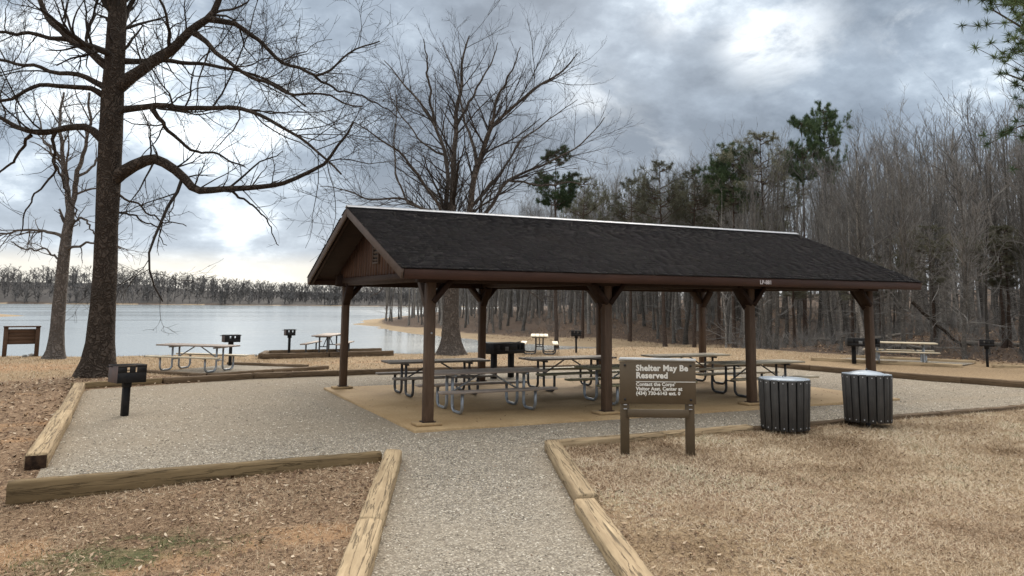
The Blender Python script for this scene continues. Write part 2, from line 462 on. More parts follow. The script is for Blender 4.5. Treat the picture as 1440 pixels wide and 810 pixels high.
def tag(o, label=None, cat=None, group=None, kind=None):
    if label: o['label'] = label
    if cat: o['category'] = cat
    if group: o['group'] = group
    if kind: o['kind'] = kind
    return o


def empty(name, loc=(0, 0, 0), rz=0.0):
    o = bpy.data.objects.new(name, None)
    COL.objects.link(o)
    o.location = loc
    o.rotation_euler = (0, 0, rz)
    o.empty_display_size = 0.2
    return o


def rotmat(axis_x, up=(0, 0, 1)):
    """columns: x along axis, z near up"""
    x = np.asarray(axis_x, float); x = x / np.linalg.norm(x)
    u = np.asarray(up, float)
    if abs(x @ u) / np.linalg.norm(u) > 0.99:
        u = np.array([0, 1.0, 0])
    y = np.cross(u, x); y /= np.linalg.norm(y)
    z = np.cross(x, y)
    return np.stack([x, y, z], 1)


class MB:
    def __init__(self):
        self.v, self.q, self.t, self.n = [], [], [], 0

    def add(self, V, q=(), t=()):
        V = np.asarray(V, float)
        self.v.append(V)
        if len(q): self.q.append(np.asarray(q, int) + self.n)
        if len(t): self.t.append(np.asarray(t, int) + self.n)
        self.n += len(V)
        return self

    def box(self, c, s, R=None, bev=0.006):
        """chamfered box, centre c, full size s"""
        h = np.asarray(s, float) / 2
        b = min(bev, h.min() * 0.45)
        V = []
        for sx in (-1, 1):
            for sy in (-1, 1):
                for sz in (-1, 1):
                    sg = np.array([sx, sy, sz])
                    for a in range(3):
                        p = h - b
                        p = p.copy(); p[a] = h[a]
                        V.append(sg * p)
        V = np.array(V)
        idx = lambda sx, sy, sz, a: ((sx > 0) * 4 + (sy > 0) * 2 + (sz > 0)) * 3 + a
        Q, T = [], []
        for a in range(3):
            b1, b2 = (a + 1) % 3, (a + 2) % 3
            for sg in (-1, 1):
                f = []
                for (p, q) in ((-1, -1), (1, -1), (1, 1), (-1, 1)):
                    k = [0, 0, 0]; k[a] = sg; k[b1] = p; k[b2] = q
                    f.append(idx(*k, a))
                Q.append(f if sg > 0 else f[::-1])
        for a in range(3):      # edges parallel to axis a
            b1, b2 = (a + 1) % 3, (a + 2) % 3
            for p in (-1, 1):
                for q in (-1, 1):
                    k0 = [0, 0, 0]; k0[a] = -1; k0[b1] = p; k0[b2] = q
                    k1 = list(k0); k1[a] = 1
                    f = [idx(*k0, b1), idx(*k1, b1), idx(*k1, b2), idx(*k0, b2)]
                    Q.append(f if p * q < 0 else f[::-1])
        for sx in (-1, 1):
            for sy in (-1, 1):
                for sz in (-1, 1):
                    f = [idx(sx, sy, sz, 0), idx(sx, sy, sz, 1), idx(sx, sy, sz, 2)]
                    T.append(f if sx * sy * sz > 0 else f[::-1])
        if R is not None:
            V = V @ np.asarray(R).T
        return self.add(V + np.asarray(c, float), Q, T)

    def beam(self, a, b, w, h, bev=0.006, up=(0, 0, 1)):
        a = np.asarray(a, float); b = np.asarray(b, float)
        return self.box((a + b) / 2, (np.linalg.norm(b - a), w, h), rotmat(b - a, up), bev)

    def tube(self, P, r, sides=8, cap=True):
        P = np.asarray(P, float)
        K = len(P)
        r = np.broadcast_to(np.asarray(r, float), (K,))
        T = np.gradient(P, axis=0)
        T /= np.linalg.norm(T, axis=1)[:, None] + 1e-12
        ref = np.array([0, 0, 1.0]) if abs(T[:, 2]).mean() < 0.8 else np.array([1.0, 0, 0])
        if len(P) > 3:  # plane-stable reference for bent tubes
            nrm = np.cross(P[1] - P[0], P[-1] - P[0])
            if np.linalg.norm(nrm) < 1e-6:
                nrm = np.cross(P[len(P) // 2] - P[0], P[-1] - P[0])
            if np.linalg.norm(nrm) > 1e-6:
                ref = nrm / np.linalg.norm(nrm)
        A = np.cross(T, ref)
        A /= np.linalg.norm(A, axis=1)[:, None] + 1e-12
        B = np.cross(T, A)
        th = np.arange(sides) / sides * 2 * math.pi
        V = P[:, None, :] + r[:, None, None] * (np.cos(th)[None, :, None] * A[:, None, :] + np.sin(th)[None, :, None] * B[:, None, :])
        V = V.reshape(-1, 3)
        Q = []
        for k in range(K - 1):
            for j in range(sides):
                j2 = (j + 1) % sides
                Q.append([k * sides + j, k * sides + j2, (k + 1) * sides + j2, (k + 1) * sides + j])
        Tt = []
        if cap:
            n0 = len(V)
            V = np.concatenate([V, P[:1], P[-1:]])
            for j in range(sides):
                j2 = (j + 1) % sides
                Tt.append([n0, j2, j])
                Tt.append([n0 + 1, (K - 1) * sides + j, (K - 1) * sides + j2])
        return self.add(V, Q, Tt)

    def lathe(self, prof, sides=24, c=(0, 0, 0)):
        th = np.arange(sides) / sides * 2 * math.pi
        V = np.array([[r * math.cos(t), r * math.sin(t), z] for r, z in prof for t in th]) + np.asarray(c)
        Q = []
        for k in range(len(prof) - 1):
            for j in range(sides):
                j2 = (j + 1) % sides
                Q.append([k * sides + j, k * sides + j2, (k + 1) * sides + j2, (k + 1) * sides + j])
        return self.add(V, Q)

    def prism(self, poly, a, b):
        """poly: list of 3D points at one end; extruded by vector from a to b"""
        P = np.asarray(poly, float)
        n = len(P)
        d = np.asarray(b, float) - np.asarray(a, float)
        V = np.concatenate([P, P + d])
        Q = [[j, (j + 1) % n, n + (j + 1) % n, n + j] for j in range(n)]
        T = [[0, j + 1, j] for j in range(1, n - 1)] + [[n, n + j, n + j + 1] for j in range(1, n - 1)]
        return self.add(V, Q, T)

    def mesh(self, name, mat, smooth=False):
        V = np.concatenate(self.v)
        q = np.concatenate(self.q) if self.q else None
        t = np.concatenate(self.t) if self.t else None
        return mesh_np(name, V, q, t, mat, smooth)

    def build(self, name, mat, parent=None, smooth=False):
        return link(name, self.mesh(name, mat, smooth), parent)


def copy_tree(o, parent=None):
    c = o.copy()
    COL.objects.link(c)
    c.parent = parent
    for ch in list(o.children):
        copy_tree(ch, c)
    return c


def smooth01(x, a, b):
    t = np.clip((x - a) / (b - a), 0, 1)
    return t * t * (3 - 2 * t)


# value noise in numpy for terrain and wobble
_perm = rng.random((256, 256))


def vnoise(x, y):
    xi = np.floor(x).astype(int); yi = np.floor(y).astype(int)
    fx = x - xi; fy = y - yi
    fx = fx * fx * (3 - 2 * fx); fy = fy * fy * (3 - 2 * fy)
    g = lambda a, b: _perm[a & 255, b & 255]
    return (g(xi, yi) * (1 - fx) + g(xi + 1, yi) * fx) * (1 - fy) + (g(xi, yi + 1) * (1 - fx) + g(xi + 1, yi + 1) * fx) * fy


def fbm(x, y, o=4):
    s, a, t = 0, 1, 0
    for k in range(o):
        s = s + a * vnoise(x * 2 ** k + 17 * k, y * 2 ** k + 31 * k); t += a; a *= 0.5
    return s / t


# ------------------------------------------------------------------ terrain
WATER_Z = -1.6
LAKE = np.array([(-900, 150), (-300, 80), (-60, 40), (-30, 29), (-12, 24), (-7, 21.8), (-2, 21), (5, 20), (8, 19.8), (12, 19.8), (16, 20.8), (20, 24),
                 (25, 30), (30, 35), (34, 38.5), (34, 40), (30, 43.5), (26.5, 50), (24.6, 60), (24.2, 70), (24.4, 85), (26, 106), (29.5, 114), (36, 130),
                 (49, 156), (70, 190), (110, 230), (180, 270), (300, 300), (520, 330), (520, 385), (250, 385), (124, 392), (77, 402), (0, 412), (-60, 419),
                 (-150, 425), (-300, 440), (-900, 480)], float)
ISLET = np.array([(-23, 166), (-25, 152), (-33, 147), (-60, 140), (-140, 150), (-140, 200), (-60, 205), (-33, 186)], float)
WOODS = np.array([(36, -40), (28.6, -1.5), (27.2, 2.3), (26.1, 5.6), (24.6, 8.6), (23.6, 11.2), (22.7, 14.4), (22.6, 18.4), (25.5, 22.6), (30.5, 28), (36.5, 33), (38.5, 38), (35.5, 44), (30, 52), (28, 64), (27.3, 84), (28.5, 100), (33, 116), (42, 138), (56, 162), (80, 194),
                  (130, 232), (250, 270), (420, 250), (420, -40)], float)


def sdist(px_, py_, poly):
    """signed distance to polygon, negative inside"""
    px_ = np.asarray(px_, float); py_ = np.asarray(py_, float)
    d = np.full(px_.shape, 1e18)
    ins = np.zeros(px_.shape, bool)
    n = len(poly)
    for i in range(n):
        ax, ay = poly[i]; bx, by = poly[(i + 1) % n]
        ex, ey = bx - ax, by - ay
        t = np.clip(((px_ - ax) * ex + (py_ - ay) * ey) / (ex * ex + ey * ey), 0, 1)
        d = np.minimum(d, (px_ - ax - t * ex) ** 2 + (py_ - ay - t * ey) ** 2)
        c = (ay > py_) != (by > py_)
        with np.errstate(divide='ignore', invalid='ignore'):
            xi = ax + (py_ - ay) / (by - ay if by != ay else 1e-9) * ex
        ins ^= c & (px_ < xi)
    return np.sqrt(d) * np.where(ins, -1, 1)


PAD = np.array([(-5.66, -2.48), (-1.40, -2.44), (-3.18, -7.05), (-5.7, -13.6), (-2.9, -14.3), (-0.85, -7.6), (0.98, -2.44), (17.6, -2.44), (15.4, 8.1), (9, 9.2), (3, 9.7), (-1.9, 9.5), (-5.66, 8.2)], float)
SITE2 = np.array([(-4.3, 12.0), (-2.73, 10.5), (0.85, 11.95), (-1.7, 14.3)], float)
SITE3 = np.array([(-0.25, 16.9), (4.6, 17.15), (4.6, 18.6), (0.3, 18.5)], float)
SITER = np.array([(19.4, 9.4), (21.7, 5.4), (24.0, 6.2), (21.7, 9.9)], float)


def lake_d(x, y):
    x = np.asarray(x, float); y = np.asarray(y, float)
    wob = (fbm(x * 0.15 + 9, y * 0.15) - 0.5) * smooth01(np.hypot(x, y), 25, 60) * 6
    d = np.maximum(sdist(x, y, LAKE), -sdist(x, y, ISLET))
    return d + wob


def terrain(x, y, carve=True):
    x = np.asarray(x, float); y = np.asarray(y, float)
    d = lake_d(x, y)
    far = smooth01(y * 0.8 + x * 0.6, 26, 36)
    steep = WATER_Z - 0.5 + 2.1 * smooth01(d, -0.8, 1.7) - 0.06 * 0
    gentle = WATER_Z + np.minimum(0.085 * d, 0.9 + 0.012 * d)
    gentle = np.where(d < 0, WATER_Z + np.maximum(0.15 * d, -2), gentle)
    nearblend = smooth01(d, 10, 28) * (1 - smooth01(y, 60, 110))
    gentle = gentle * (1 - nearblend) + np.maximum(gentle, -0.1) * nearblend
    z = steep * (1 - far) + gentle * far
    w = -sdist(x, y, WOODS)
    z = z + np.clip(w, 0, 70) * 0.062 * smooth01(w, 0, 6) * (1 - 0.35 * smooth01(y, 50, 120))
    hill = (y > 300) * np.clip((d - 2) * 0.11, 0, 9.5) * (0.15 + 0.85 * smooth01(-x, -95, 20))
    z = z + hill * (d > 0)
    # the corner outside the front-left timber is a little lower
    z = z - 0.13 * np.exp(-(((x + 6.6) / 2.4) ** 2 + ((y + 3.4) / 1.6) ** 2))
    dist = np.hypot(x - CAM[0], y - CAM[1])
    und = (fbm(x * 0.7, y * 0.7) - 0.5) * 0.05 + (fbm(x * 0.18 + 5, y * 0.18) - 0.5) * 0.14
    soft = np.minimum.reduce([smooth01(sdist(x, y, PAD), 0.0, 1.6), smooth01(sdist(x, y, SITE2), 0, 1.5), smooth01(sdist(x, y, SITE3), 0, 1.5), smooth01(sdist(x, y, SITER), 0, 1.5)])
    z = z + und * soft * (d > 1.5) + (fbm(x * 0.09, y * 0.09) - 0.5) * 0.9 * smooth01(w, 2, 15)
    # roots lift the soil round the big oak
    z = z + 0.10 * np.exp(-(((x + 5.47) ** 2 + (y - 11.15) ** 2) / 3.0))
    if carve:
        ins = np.minimum.reduce([sdist(x, y, PAD), sdist(x, y, SITE2), sdist(x, y, SITE3), sdist(x, y, SITER)])
        z = z - 0.05 * (1 - smooth01(ins, -0.25, -0.02))
    return z


def axis_pts(spans):
    out = []
    for a, b, s in spans:
        out += list(np.arange(a, b, s))
    return np.array(out + [spans[-1][1]])


gx = axis_pts([(-1400, -300, 60), (-300, -60, 12), (-60, -16, 2.2), (-16, 22, 0.28), (22, 46, 0.8), (46, 130, 3.5), (130, 420, 14), (420, 1400, 60)])
gy = axis_pts([(-300, -40, 20), (-40, -15, 2.5), (-15, 24, 0.28), (24, 60, 0.8), (60, 180, 3), (180, 370, 10), (370, 460, 5), (460, 700, 20), (700, 1500, 60)])
GX, GY = np.meshgrid(gx, gy)
GZ = terrain(GX, GY)
nx, ny = len(gx), len(gy)
ii = np.arange(ny - 1)[:, None] * nx + np.arange(nx - 1)[None, :]
gq = np.stack([ii, ii + 1, ii + nx + 1, ii + nx], -1).reshape(-1, 4)
ld = lake_d(GX, GY)
wd = -sdist(GX, GY, WOODS)
ellip = lambda x0, y0, rx, ry: np.exp(-(((GX - x0) / rx) ** 2 + ((GY - y0) / ry) ** 2))
# litter: leaf cover over the left side and along the path edges
A_lit = np.clip(0.62 * smooth01(-GX - 0.5 * 0 + 0.6, 0, 2.5) * (GY < 10.5) + 0.9 * ellip(1.4, -4.3, 1.5, 2.2) + 0.9 * ellip(-8.5, 1.5, 3.4, 4.0) + 0.85 * ellip(-2.5, -4.2, 1.8, 1.6)
                + 0.6 * ellip(-6, 10.5, 4, 2.0) + 0.42 * (GY < -2.4) * smooth01(GX, 0, 4) * 0.6 + 0.5 * ellip(2.2, -7.5, 2.2, 1.6), 0, 1)
A_clay = np.clip(0.55 * smooth01(fbm(GX * 0.9 + 3, GY * 0.9, 4), 0.52, 0.66) * (GX < -1.2) * (GY < 8) + 0.85 * ellip(-4.2, -7.2, 1.6, 0.7) + 0.75 * ellip(-5.6, -5.0, 1.0, 0.5) + 0.7 * ellip(-3.2, -5.4, 0.8, 0.5) + 0.7 * ellip(-9, 15.5, 4.0, 2.6) + 0.5 * ellip(7.4, -3.9, 0.9, 0.3)
                 + 0.25 * ellip(-7, -2, 2, 1.2) + 0.5 * ellip(4, 14.5, 9, 2), 0, 1)
A_grn = np.clip(0.66 * ellip(-4.7, -5.2, 1.3, 0.7) + 0.35 * ellip(3.5, -6, 1.2, 0.7) + 0.35 * ellip(6, -5.8, 1.0, 0.6) + 0.3 * ellip(5.6, -3.3, 0.8, 0.25), 0, 1)
A_bch = np.where(GY > 250, smooth01(-ld, -2.5, -1.5), smooth01(-ld, -9.5, -5.5)) * smooth01(GY * 0.8 + GX * 0.6, 26, 34) * (1 - smooth01(wd, -0.5, 2.5))
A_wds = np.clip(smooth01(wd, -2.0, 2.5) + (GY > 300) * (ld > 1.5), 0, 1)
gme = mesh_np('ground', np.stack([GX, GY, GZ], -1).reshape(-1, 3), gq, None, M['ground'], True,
              attrs={'litter': A_lit, 'clay': A_clay, 'green': A_grn, 'beach': A_bch, 'woods': A_wds, 'far_floor_shade': (GY > 300) * smooth01(ld, 2.0, 5.0)})
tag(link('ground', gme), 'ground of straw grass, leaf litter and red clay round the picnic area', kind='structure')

wv = np.array([(-1400, 10, WATER_Z), (1400, 10, WATER_Z), (1400, 520, WATER_Z), (-1400, 520, WATER_Z)], float)
tag(link('lake', mesh_np('lake', wv, [[0, 1, 2, 3]], None, M['water'])), 'pale grey lake reflecting the overcast sky', kind='structure')


def sheet(name, poly, z, mat, step=0.25, dirt=None, und=0.012):
    """gravel sheet over a polygon: a clipped grid with soft undulation"""
    x0, y0 = poly.min(0) - step; x1, y1 = poly.max(0) + step
    xs = np.arange(x0, x1 + step, step); ys = np.arange(y0, y1 + step, step)
    X, Y = np.meshgrid(xs, ys)
    d = sdist(X, Y, poly)
    # pull the outer ring of vertices onto the outline
    eps = 0.02
    gxn = (sdist(X + eps, Y, poly) - sdist(X - eps, Y, poly)) / (2 * eps)
    gyn = (sdist(X, Y + eps, poly) - sdist(X, Y - eps, poly)) / (2 * eps)
    out = d > 0
    near = out & (d < step * 1.5)
    Xc = np.where(near, X - gxn * d, X); Yc = np.where(near, Y - gyn * d, Y)
    Z = z + (fbm(X * 1.3 + 3, Y * 1.3) - 0.5) * 2 * und
    n_x = len(xs)
    ids = np.arange(len(ys) - 1)[:, None] * n_x + np.arange(n_x - 1)[None, :]
    q = np.stack([ids, ids + 1, ids + n_x + 1, ids + n_x], -1).reshape(-1, 4)
    ok = (~out | near).ravel()
    dq = d.ravel()[q]
    q = q[ok[q].all(1) & (dq.min(1) < 0)]
    used = np.unique(q)
    rm = np.full(X.size, -1); rm[used] = np.arange(len(used))
    V = np.stack([Xc, Yc, Z], -1).reshape(-1, 3)[used]
    dv = dirt(V[:, 0], V[:, 1]) if dirt is not None else np.zeros(len(V))
    me = mesh_np(name, V, rm[q], None, mat, True, attrs={'dirt': dv})
    return link(name, me)


def pad_dirt(x, y):
    a = 0.75 * smooth01(-x, -0.6, 2.0) * smooth01(y, -1.5, 0.8)
    a += 0.8 * smooth01(-np.abs(x + 0.6), -0.5, -0.1) * smooth01(y, -0.5, 0.5)
    a += 0.55 * smooth01(y, 5.5, 8)
    a += 0.6 * smooth01(x, 10, 13)
    a += 0.7 * np.exp(-((y + 0.75) / 0.22) ** 2) * (x > -0.5)
    e = -sdist(x, y, PAD)
    a += 0.55 * (1 - smooth01(e, 0.1, 0.55))
    return np.clip(a, 0, 1)


tag(sheet('gravel_path', PAD, 0.0, M['gravel'], 0.22, pad_dirt), 'gravel path widening into the gravel pad round the shelter', kind='structure')
for p_, lab in ((SITE2, 'small gravel pad under the lakeside table left of the shelter'), (SITE3, 'gravel bed inside the raised timber site at the water edge'),
                (SITER, 'pale gravel pad under the table at the edge of the right woods')):
    tag(sheet('gravel_pad', p_, 0.03, M['gravel'], 0.4, lambda x, y: np.full(x.shape, 0.15)), lab, kind='structure')

# ------------------------------------------------------------------ shelter
BAY, WID = 3.66, 6.045
OE, OE2, OS, HE, HR = 0.754, 0.82, 0.784, 2.734, 4.124
X0, X1 = -OE, 3 * BAY + OE2
sl = (HR - HE) / (WID / 2 + OS)
SLAB_Z = 0.045
slab = MB().box((5.49, 2.98, SLAB_Z - 0.12), (11.75, 6.85, 0.24), None, 0.012).build('concrete_slab', M['concrete'])
tag(slab, 'tan stained concrete slab under the picnic shelter', kind='structure')

sh = empty('picnic_shelter', (0, 0, 0))
tag(sh, 'open sided brown picnic shelter with dark shingled gable roof on eight posts', 'picnic shelter')


def roof_z(y):
    return HR - sl * abs(y - WID / 2)


BEAM_B, BEAM_H = 2.50, 0.28
post_w, post_d = 0.165, 0.165
post_me = MB().box((0, 0, (BEAM_B + SLAB_Z) / 2 + 0.02), (post_w, post_d, BEAM_B - SLAB_Z - 0.03), None, 0.01).mesh('post', M['paint_post'])
foot_me = MB().box((0, 0, 0), (0.46, 0.34, 0.05), None, 0.01).mesh('base_pad', M['concrete'])
plate_me = MB().box((0, 0, 0), (0.24, 0.20, 0.016), None, 0.003).mesh('base_plate', M['paint_brown'])
for row in (0, WID):
    for k in range(4):
        p = link('post', post_me, sh, (k * BAY, row, 0))
        link('base_pad', foot_me, p, (-0.02, 0, SLAB_Z + 0.026))
        link('base_plate', plate_me, p, (0, 0, SLAB_Z + 0.06))
        sy = 1 if row == 0 else -1
        for sx in (-1, 1):
            if (k == 0 and sx < 0) or (k == 3 and sx > 0):
                continue
            MB().beam((sx * 0.03, 0, BEAM_B - 0.34), (sx * 0.36, 0, BEAM_B + 0.05), 0.09, 0.26, 0.006, (0, 1, 0)).build('knee_brace', M['shaded_brown'], p)
        MB().beam((0, sy * 0.05, BEAM_B - 0.42), (0, sy * 0.42, BEAM_B + 0.03), 0.11, 0.17, 0.006, (1, 0, 0)).build('knee_brace', M['paint_trim'] if (k == 0 and row == 0) else M['shaded_brown'], p)  # front left brace lighter: sky light on its side put into the colour
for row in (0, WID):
    MB().box((5.49, row, BEAM_B + BEAM_H / 2), (3 * BAY + 0.5, 0.19, BEAM_H), None, 0.008).build('beam', M['shaded_brown'], sh)
for k in range(4):  # tie beams and king posts: post paint darkened for under-roof shade
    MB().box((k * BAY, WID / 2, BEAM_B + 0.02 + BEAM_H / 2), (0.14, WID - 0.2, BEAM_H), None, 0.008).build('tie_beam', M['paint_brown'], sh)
    MB().beam((k * BAY, WID / 2, BEAM_B + BEAM_H), (k * BAY, WID / 2, HR - 0.28), 0.14, 0.14).build('king_post', M['paint_brown'], sh) if 0 < k < 3 else None
b_post = [o for o in sh.children if o.name.startswith('post')][0]
MB().tube([(0.01, -post_d / 2, 1.62), (0.01, -post_d / 2 - 0.012, 1.62)], 0.018, 10).build('bolt', M['bolt'], b_post)
# rafters and roof deck
for k in range(21):
    x = X0 + 0.06 + k * (X1 - X0 - 0.12) / 20
    for s in (-1, 1):
        ye = WID / 2 + s * (WID / 2 + OS - 0.05)
        MB().beam((x, WID / 2 + s * 0.02, HR - 0.15), (x, ye, roof_z(ye) - 0.15), 0.045, 0.15, 0.003).build('rafter', M['shaded_brown'], sh)
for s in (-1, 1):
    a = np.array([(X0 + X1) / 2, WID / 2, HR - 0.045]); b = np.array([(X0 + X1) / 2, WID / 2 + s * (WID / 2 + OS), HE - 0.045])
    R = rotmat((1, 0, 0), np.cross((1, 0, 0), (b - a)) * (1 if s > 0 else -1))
    MB().box((a + b) / 2, (X1 - X0, np.linalg.norm(b - a), 0.03), R, 0.003).build('roof_deck', M['shaded_brown'], sh)
    # fascia along the eave
    fo = MB().box(((X0 + X1) / 2, WID / 2 + s * (WID / 2 + OS - 0.0), HE - 0.115), (X1 - X0 - 0.02, 0.035, 0.165), None, 0.004).build('fascia', M['fascia'], sh)
    # rake boards at both gable ends
    for xe in (X0 - 0.02, X1 + 0.02):
        MB().beam((xe, WID / 2, HR - 0.115), (xe, WID / 2 + s * (WID / 2 + OS), HE - 0.115), 0.035, 0.165, 0.004).build('rake_board', M['paint_trim'], sh)
# shingle courses: overlapping tabs, each its own little slab, too small to pick apart singly
sv, sq = [], []
nb = 0
rs = np.random.default_rng(3)
slope_len = math.hypot(WID / 2 + OS, HR - HE)
exp_ = 0.14
ncourse = int(slope_len / exp_) + 1
for s in (-1, 1):
    dn = np.array([0, s * (WID / 2 + OS), HE - HR]) / slope_len
    nrm = np.array([0, s * (HR - HE), (WID / 2 + OS)]) / slope_len
    for c in range(ncourse):
        t0 = slope_len + 0.03 - (c + 1) * exp_
        x = X0 - 0.06 - rs.random() * 0.3
        while x < X1 + 0.04:
            w = 0.17 + rs.random() * 0.2
            xa, xb = max(x, X0 - 0.05), min(x + w - 0.006, X1 + 0.05)
            x += w
            if xb - xa < 0.03:
                continue
            lift = rs.random() * 0.006
            u0, u1 = max(t0 - 0.04, 0.0), t0 + exp_ + (rs.random() - 0.5) * 0.012
            th = 0.011
            P = []
            for (tt, hh) in ((u0, 0.002), (u1, 0.011 + lift)):
                for xx in (xa, xb):
                    base = np.array([xx, WID / 2, HR - 0.022]) + dn * tt + nrm * hh
                    P += [base, base + nrm * th]
            sv += P
            i = nb
            # order: u0xa lo,hi ; u0xb lo,hi ; u1xa lo,hi ; u1xb lo,hi
            sq += [[i + 1, i + 3, i + 7, i + 5], [i + 4, i + 5, i + 7, i + 6], [i, i + 1, i + 5, i + 4], [i + 2, i + 6, i + 7, i + 3]]
            nb += 8
tag(link('shingles', mesh_np('shingles', np.array(sv), sq, None, M['shingle']), sh), kind='stuff')
rc = MB()
for s in (-1, 1):
    rc.beam((X0 - 0.05, WID / 2 + s * 0.06, HR + 0.0), (X1 + 0.05, WID / 2 + s * 0.06, HR + 0.0), 0.13, 0.016, 0.003, (0, s * sl, 1))
rc.beam((X0 - 0.05, WID / 2, HR + 0.022), (X1 + 0.05, WID / 2, HR + 0.022), 0.07, 0.016, 0.004)
rc.build('ridge_cap', M['ridge'], sh)
# gable siding boards, each its own
for xg, xs_ in ((-0.09, -1), (3 * BAY + 0.09, 1)):
    nbv = 30
    yv0, yv1 = -0.1, WID + 0.1
    bw = (yv1 - yv0) / nbv
    for i in range(nbv):
        ya, yb = yv0 + i * bw + 0.005, yv0 + (i + 1) * bw - 0.005
        zb = BEAM_B + 0.16
        za, zb2 = roof_z(ya) - 0.085, roof_z(yb) - 0.085
        ox = xg + (i % 2) * 0.004 * xs_
        poly = [(ox, ya, zb), (ox, yb, zb), (ox, yb, max(zb2, zb + 0.01)), (ox, ya, max(za, zb + 0.01))]
        MB().prism(poly, (0, 0, 0), (0.02 * xs_, 0, 0)).build('siding_board', M['sidings'], sh)
    MB().box((xg + 0.025 * xs_, WID / 2, BEAM_B + 0.135), (0.05, WID + 0.3, 0.12), None, 0.004).build('gable_trim', M['paint_brown'], sh)
    # louvred vent
    vt = MB()
    yc, zc_ = WID / 2, 3.22
    for dy in (-0.21, 0.21):
        vt.box((xg + 0.045 * xs_, yc + dy, zc_), (0.05, 0.04, 0.56), None, 0.003)
    for dz in (-0.26, 0.26):
        vt.box((xg + 0.045 * xs_, yc, zc_ + dz), (0.05, 0.38, 0.04), None, 0.003)
    vf = vt.build('vent', M['paint_trim'], sh)
    MB().box((xg + 0.026 * xs_, yc, zc_), (0.004, 0.40, 0.5), None, 0.001).build('backing', M['liner'], vf)
    for k in range(6):
        MB().box((xg + 0.045 * xs_, yc, zc_ - 0.20 + k * 0.08), (0.012, 0.38, 0.055), rotmat((1, 0, -0.7 * xs_)), 0.002).build('louvre', M['paint_trim'], vf)


def text_obj(name, body, size, mat, parent, loc, rot, bold=0.0, spacing=1.0, ext=0.0015, line=1.0):
    cu = bpy.data.curves.new(name, 'FONT')
    cu.body = body
    cu.size = size
    cu.offset = bold
    cu.extrude = ext
    cu.space_character = spacing
    cu.resolution_u = 3
    cu.materials.append(mat)
    cu.space_line = line
    tmp = bpy.data.objects.new(name + '_curve', cu)
    COL.objects.link(tmp)
    bpy.context.view_layer.update()
    me = bpy.data.meshes.new_from_object(tmp.evaluated_get(bpy.context.evaluated_depsgraph_get()))
    me.name = name
    bpy.data.objects.remove(tmp)
    o = bpy.data.objects.new(name, me)
    COL.objects.link(o)
    o.parent = parent
    o.location = loc
    o.rotation_euler = rot
    return o


text_obj('lettering', 'LP-881', 0.115, M['letter_dim'], sh, (6.87, -OS - 0.0225, HE - 0.148), (math.pi / 2, 0, 0), 0.003)

# ------------------------------------------------------------------ picnic tables


def u_leg(sx, sy, r=0.03):
    """one U of galvanised tube: upright from the top, along the ground, up to the bench"""
    ya, yb = sy * 0.15, sy * 0.66
    zt, zb, zs = 0.70, 0.032, 0.41
    cr_ = 0.13
    P = [(sx, ya, zt), (sx, ya, 0.4), (sx, ya, zb + cr_)]
    for k in range(1, 6):
        a = k / 5 * math.pi / 2
        P.append((sx, ya + sy * (cr_ - cr_ * math.cos(a)), zb + cr_ - cr_ * math.sin(a)))
    P.append((sx, (ya + yb) / 2, zb))
    for k in range(0, 6):
        a = k / 5 * math.pi / 2
        P.append((sx, yb - sy * (cr_ - cr_ * math.sin(a)), zb + cr_ - cr_ * math.cos(a)))
    P.append((sx, yb, zs))
    return MB().tube(P, r, 10)


LEG_ME = {}
BR_ME = {}


def make_table(loc, rz, wood, bench_wood, label, group, metal='galv', length=2.44, bench2=None):
    t = empty('picnic_table', loc, rz)
    tag(t, label, 'picnic table', group)
    ib = length / 2 - 0.445
    key = (metal, length)
    if key not in LEG_ME:
        LEG_ME[key] = [u_leg(sx * ib, sy).mesh('leg', M[metal], True) for sx in (-1, 1) for sy in (-1, 1)]
        cb = [MB().box((sx * ib, 0, 0.695), (0.05, 0.62, 0.04), None, 0.004).tube([(sx * ib, -0.15, 0.33), (sx * ib, 0.15, 0.33)], 0.018, 8).mesh('crossbar', M[metal]) for sx in (-1, 1)]
        br = [MB().tube([(sx * ib, 0, 0.335), (sx * 0.12, 0, 0.70)], 0.018, 8).mesh('brace', M[metal], True) for sx in (-1, 1)]
        BR_ME[key] = cb + br
    for me in LEG_ME[key]:
        link('leg', me, t)
    for me in BR_ME[key]:
        link(me.name.split('.')[0], me, t)
    for i in range(4):
        MB().box((0, -0.273 + i * 0.182, 0.745), (length - 0.01 * (i % 2), 0.174, 0.042), None, 0.007).build('plank', M[wood], t)
    for sy in (-1, 1):
        w_ = bench_wood if (sy < 0 or bench2 is None) else bench2
        MB().box((0, sy * 0.66, 0.432), (length, 0.245, 0.042), None, 0.007).build('bench', M[w_], t)
        for sx in (-1, 1):
            MB().box((sx * ib, sy * 0.66, 0.404), (0.05, 0.20, 0.012), None, 0.002).build('bench_bracket', M[metal], t)
    return t


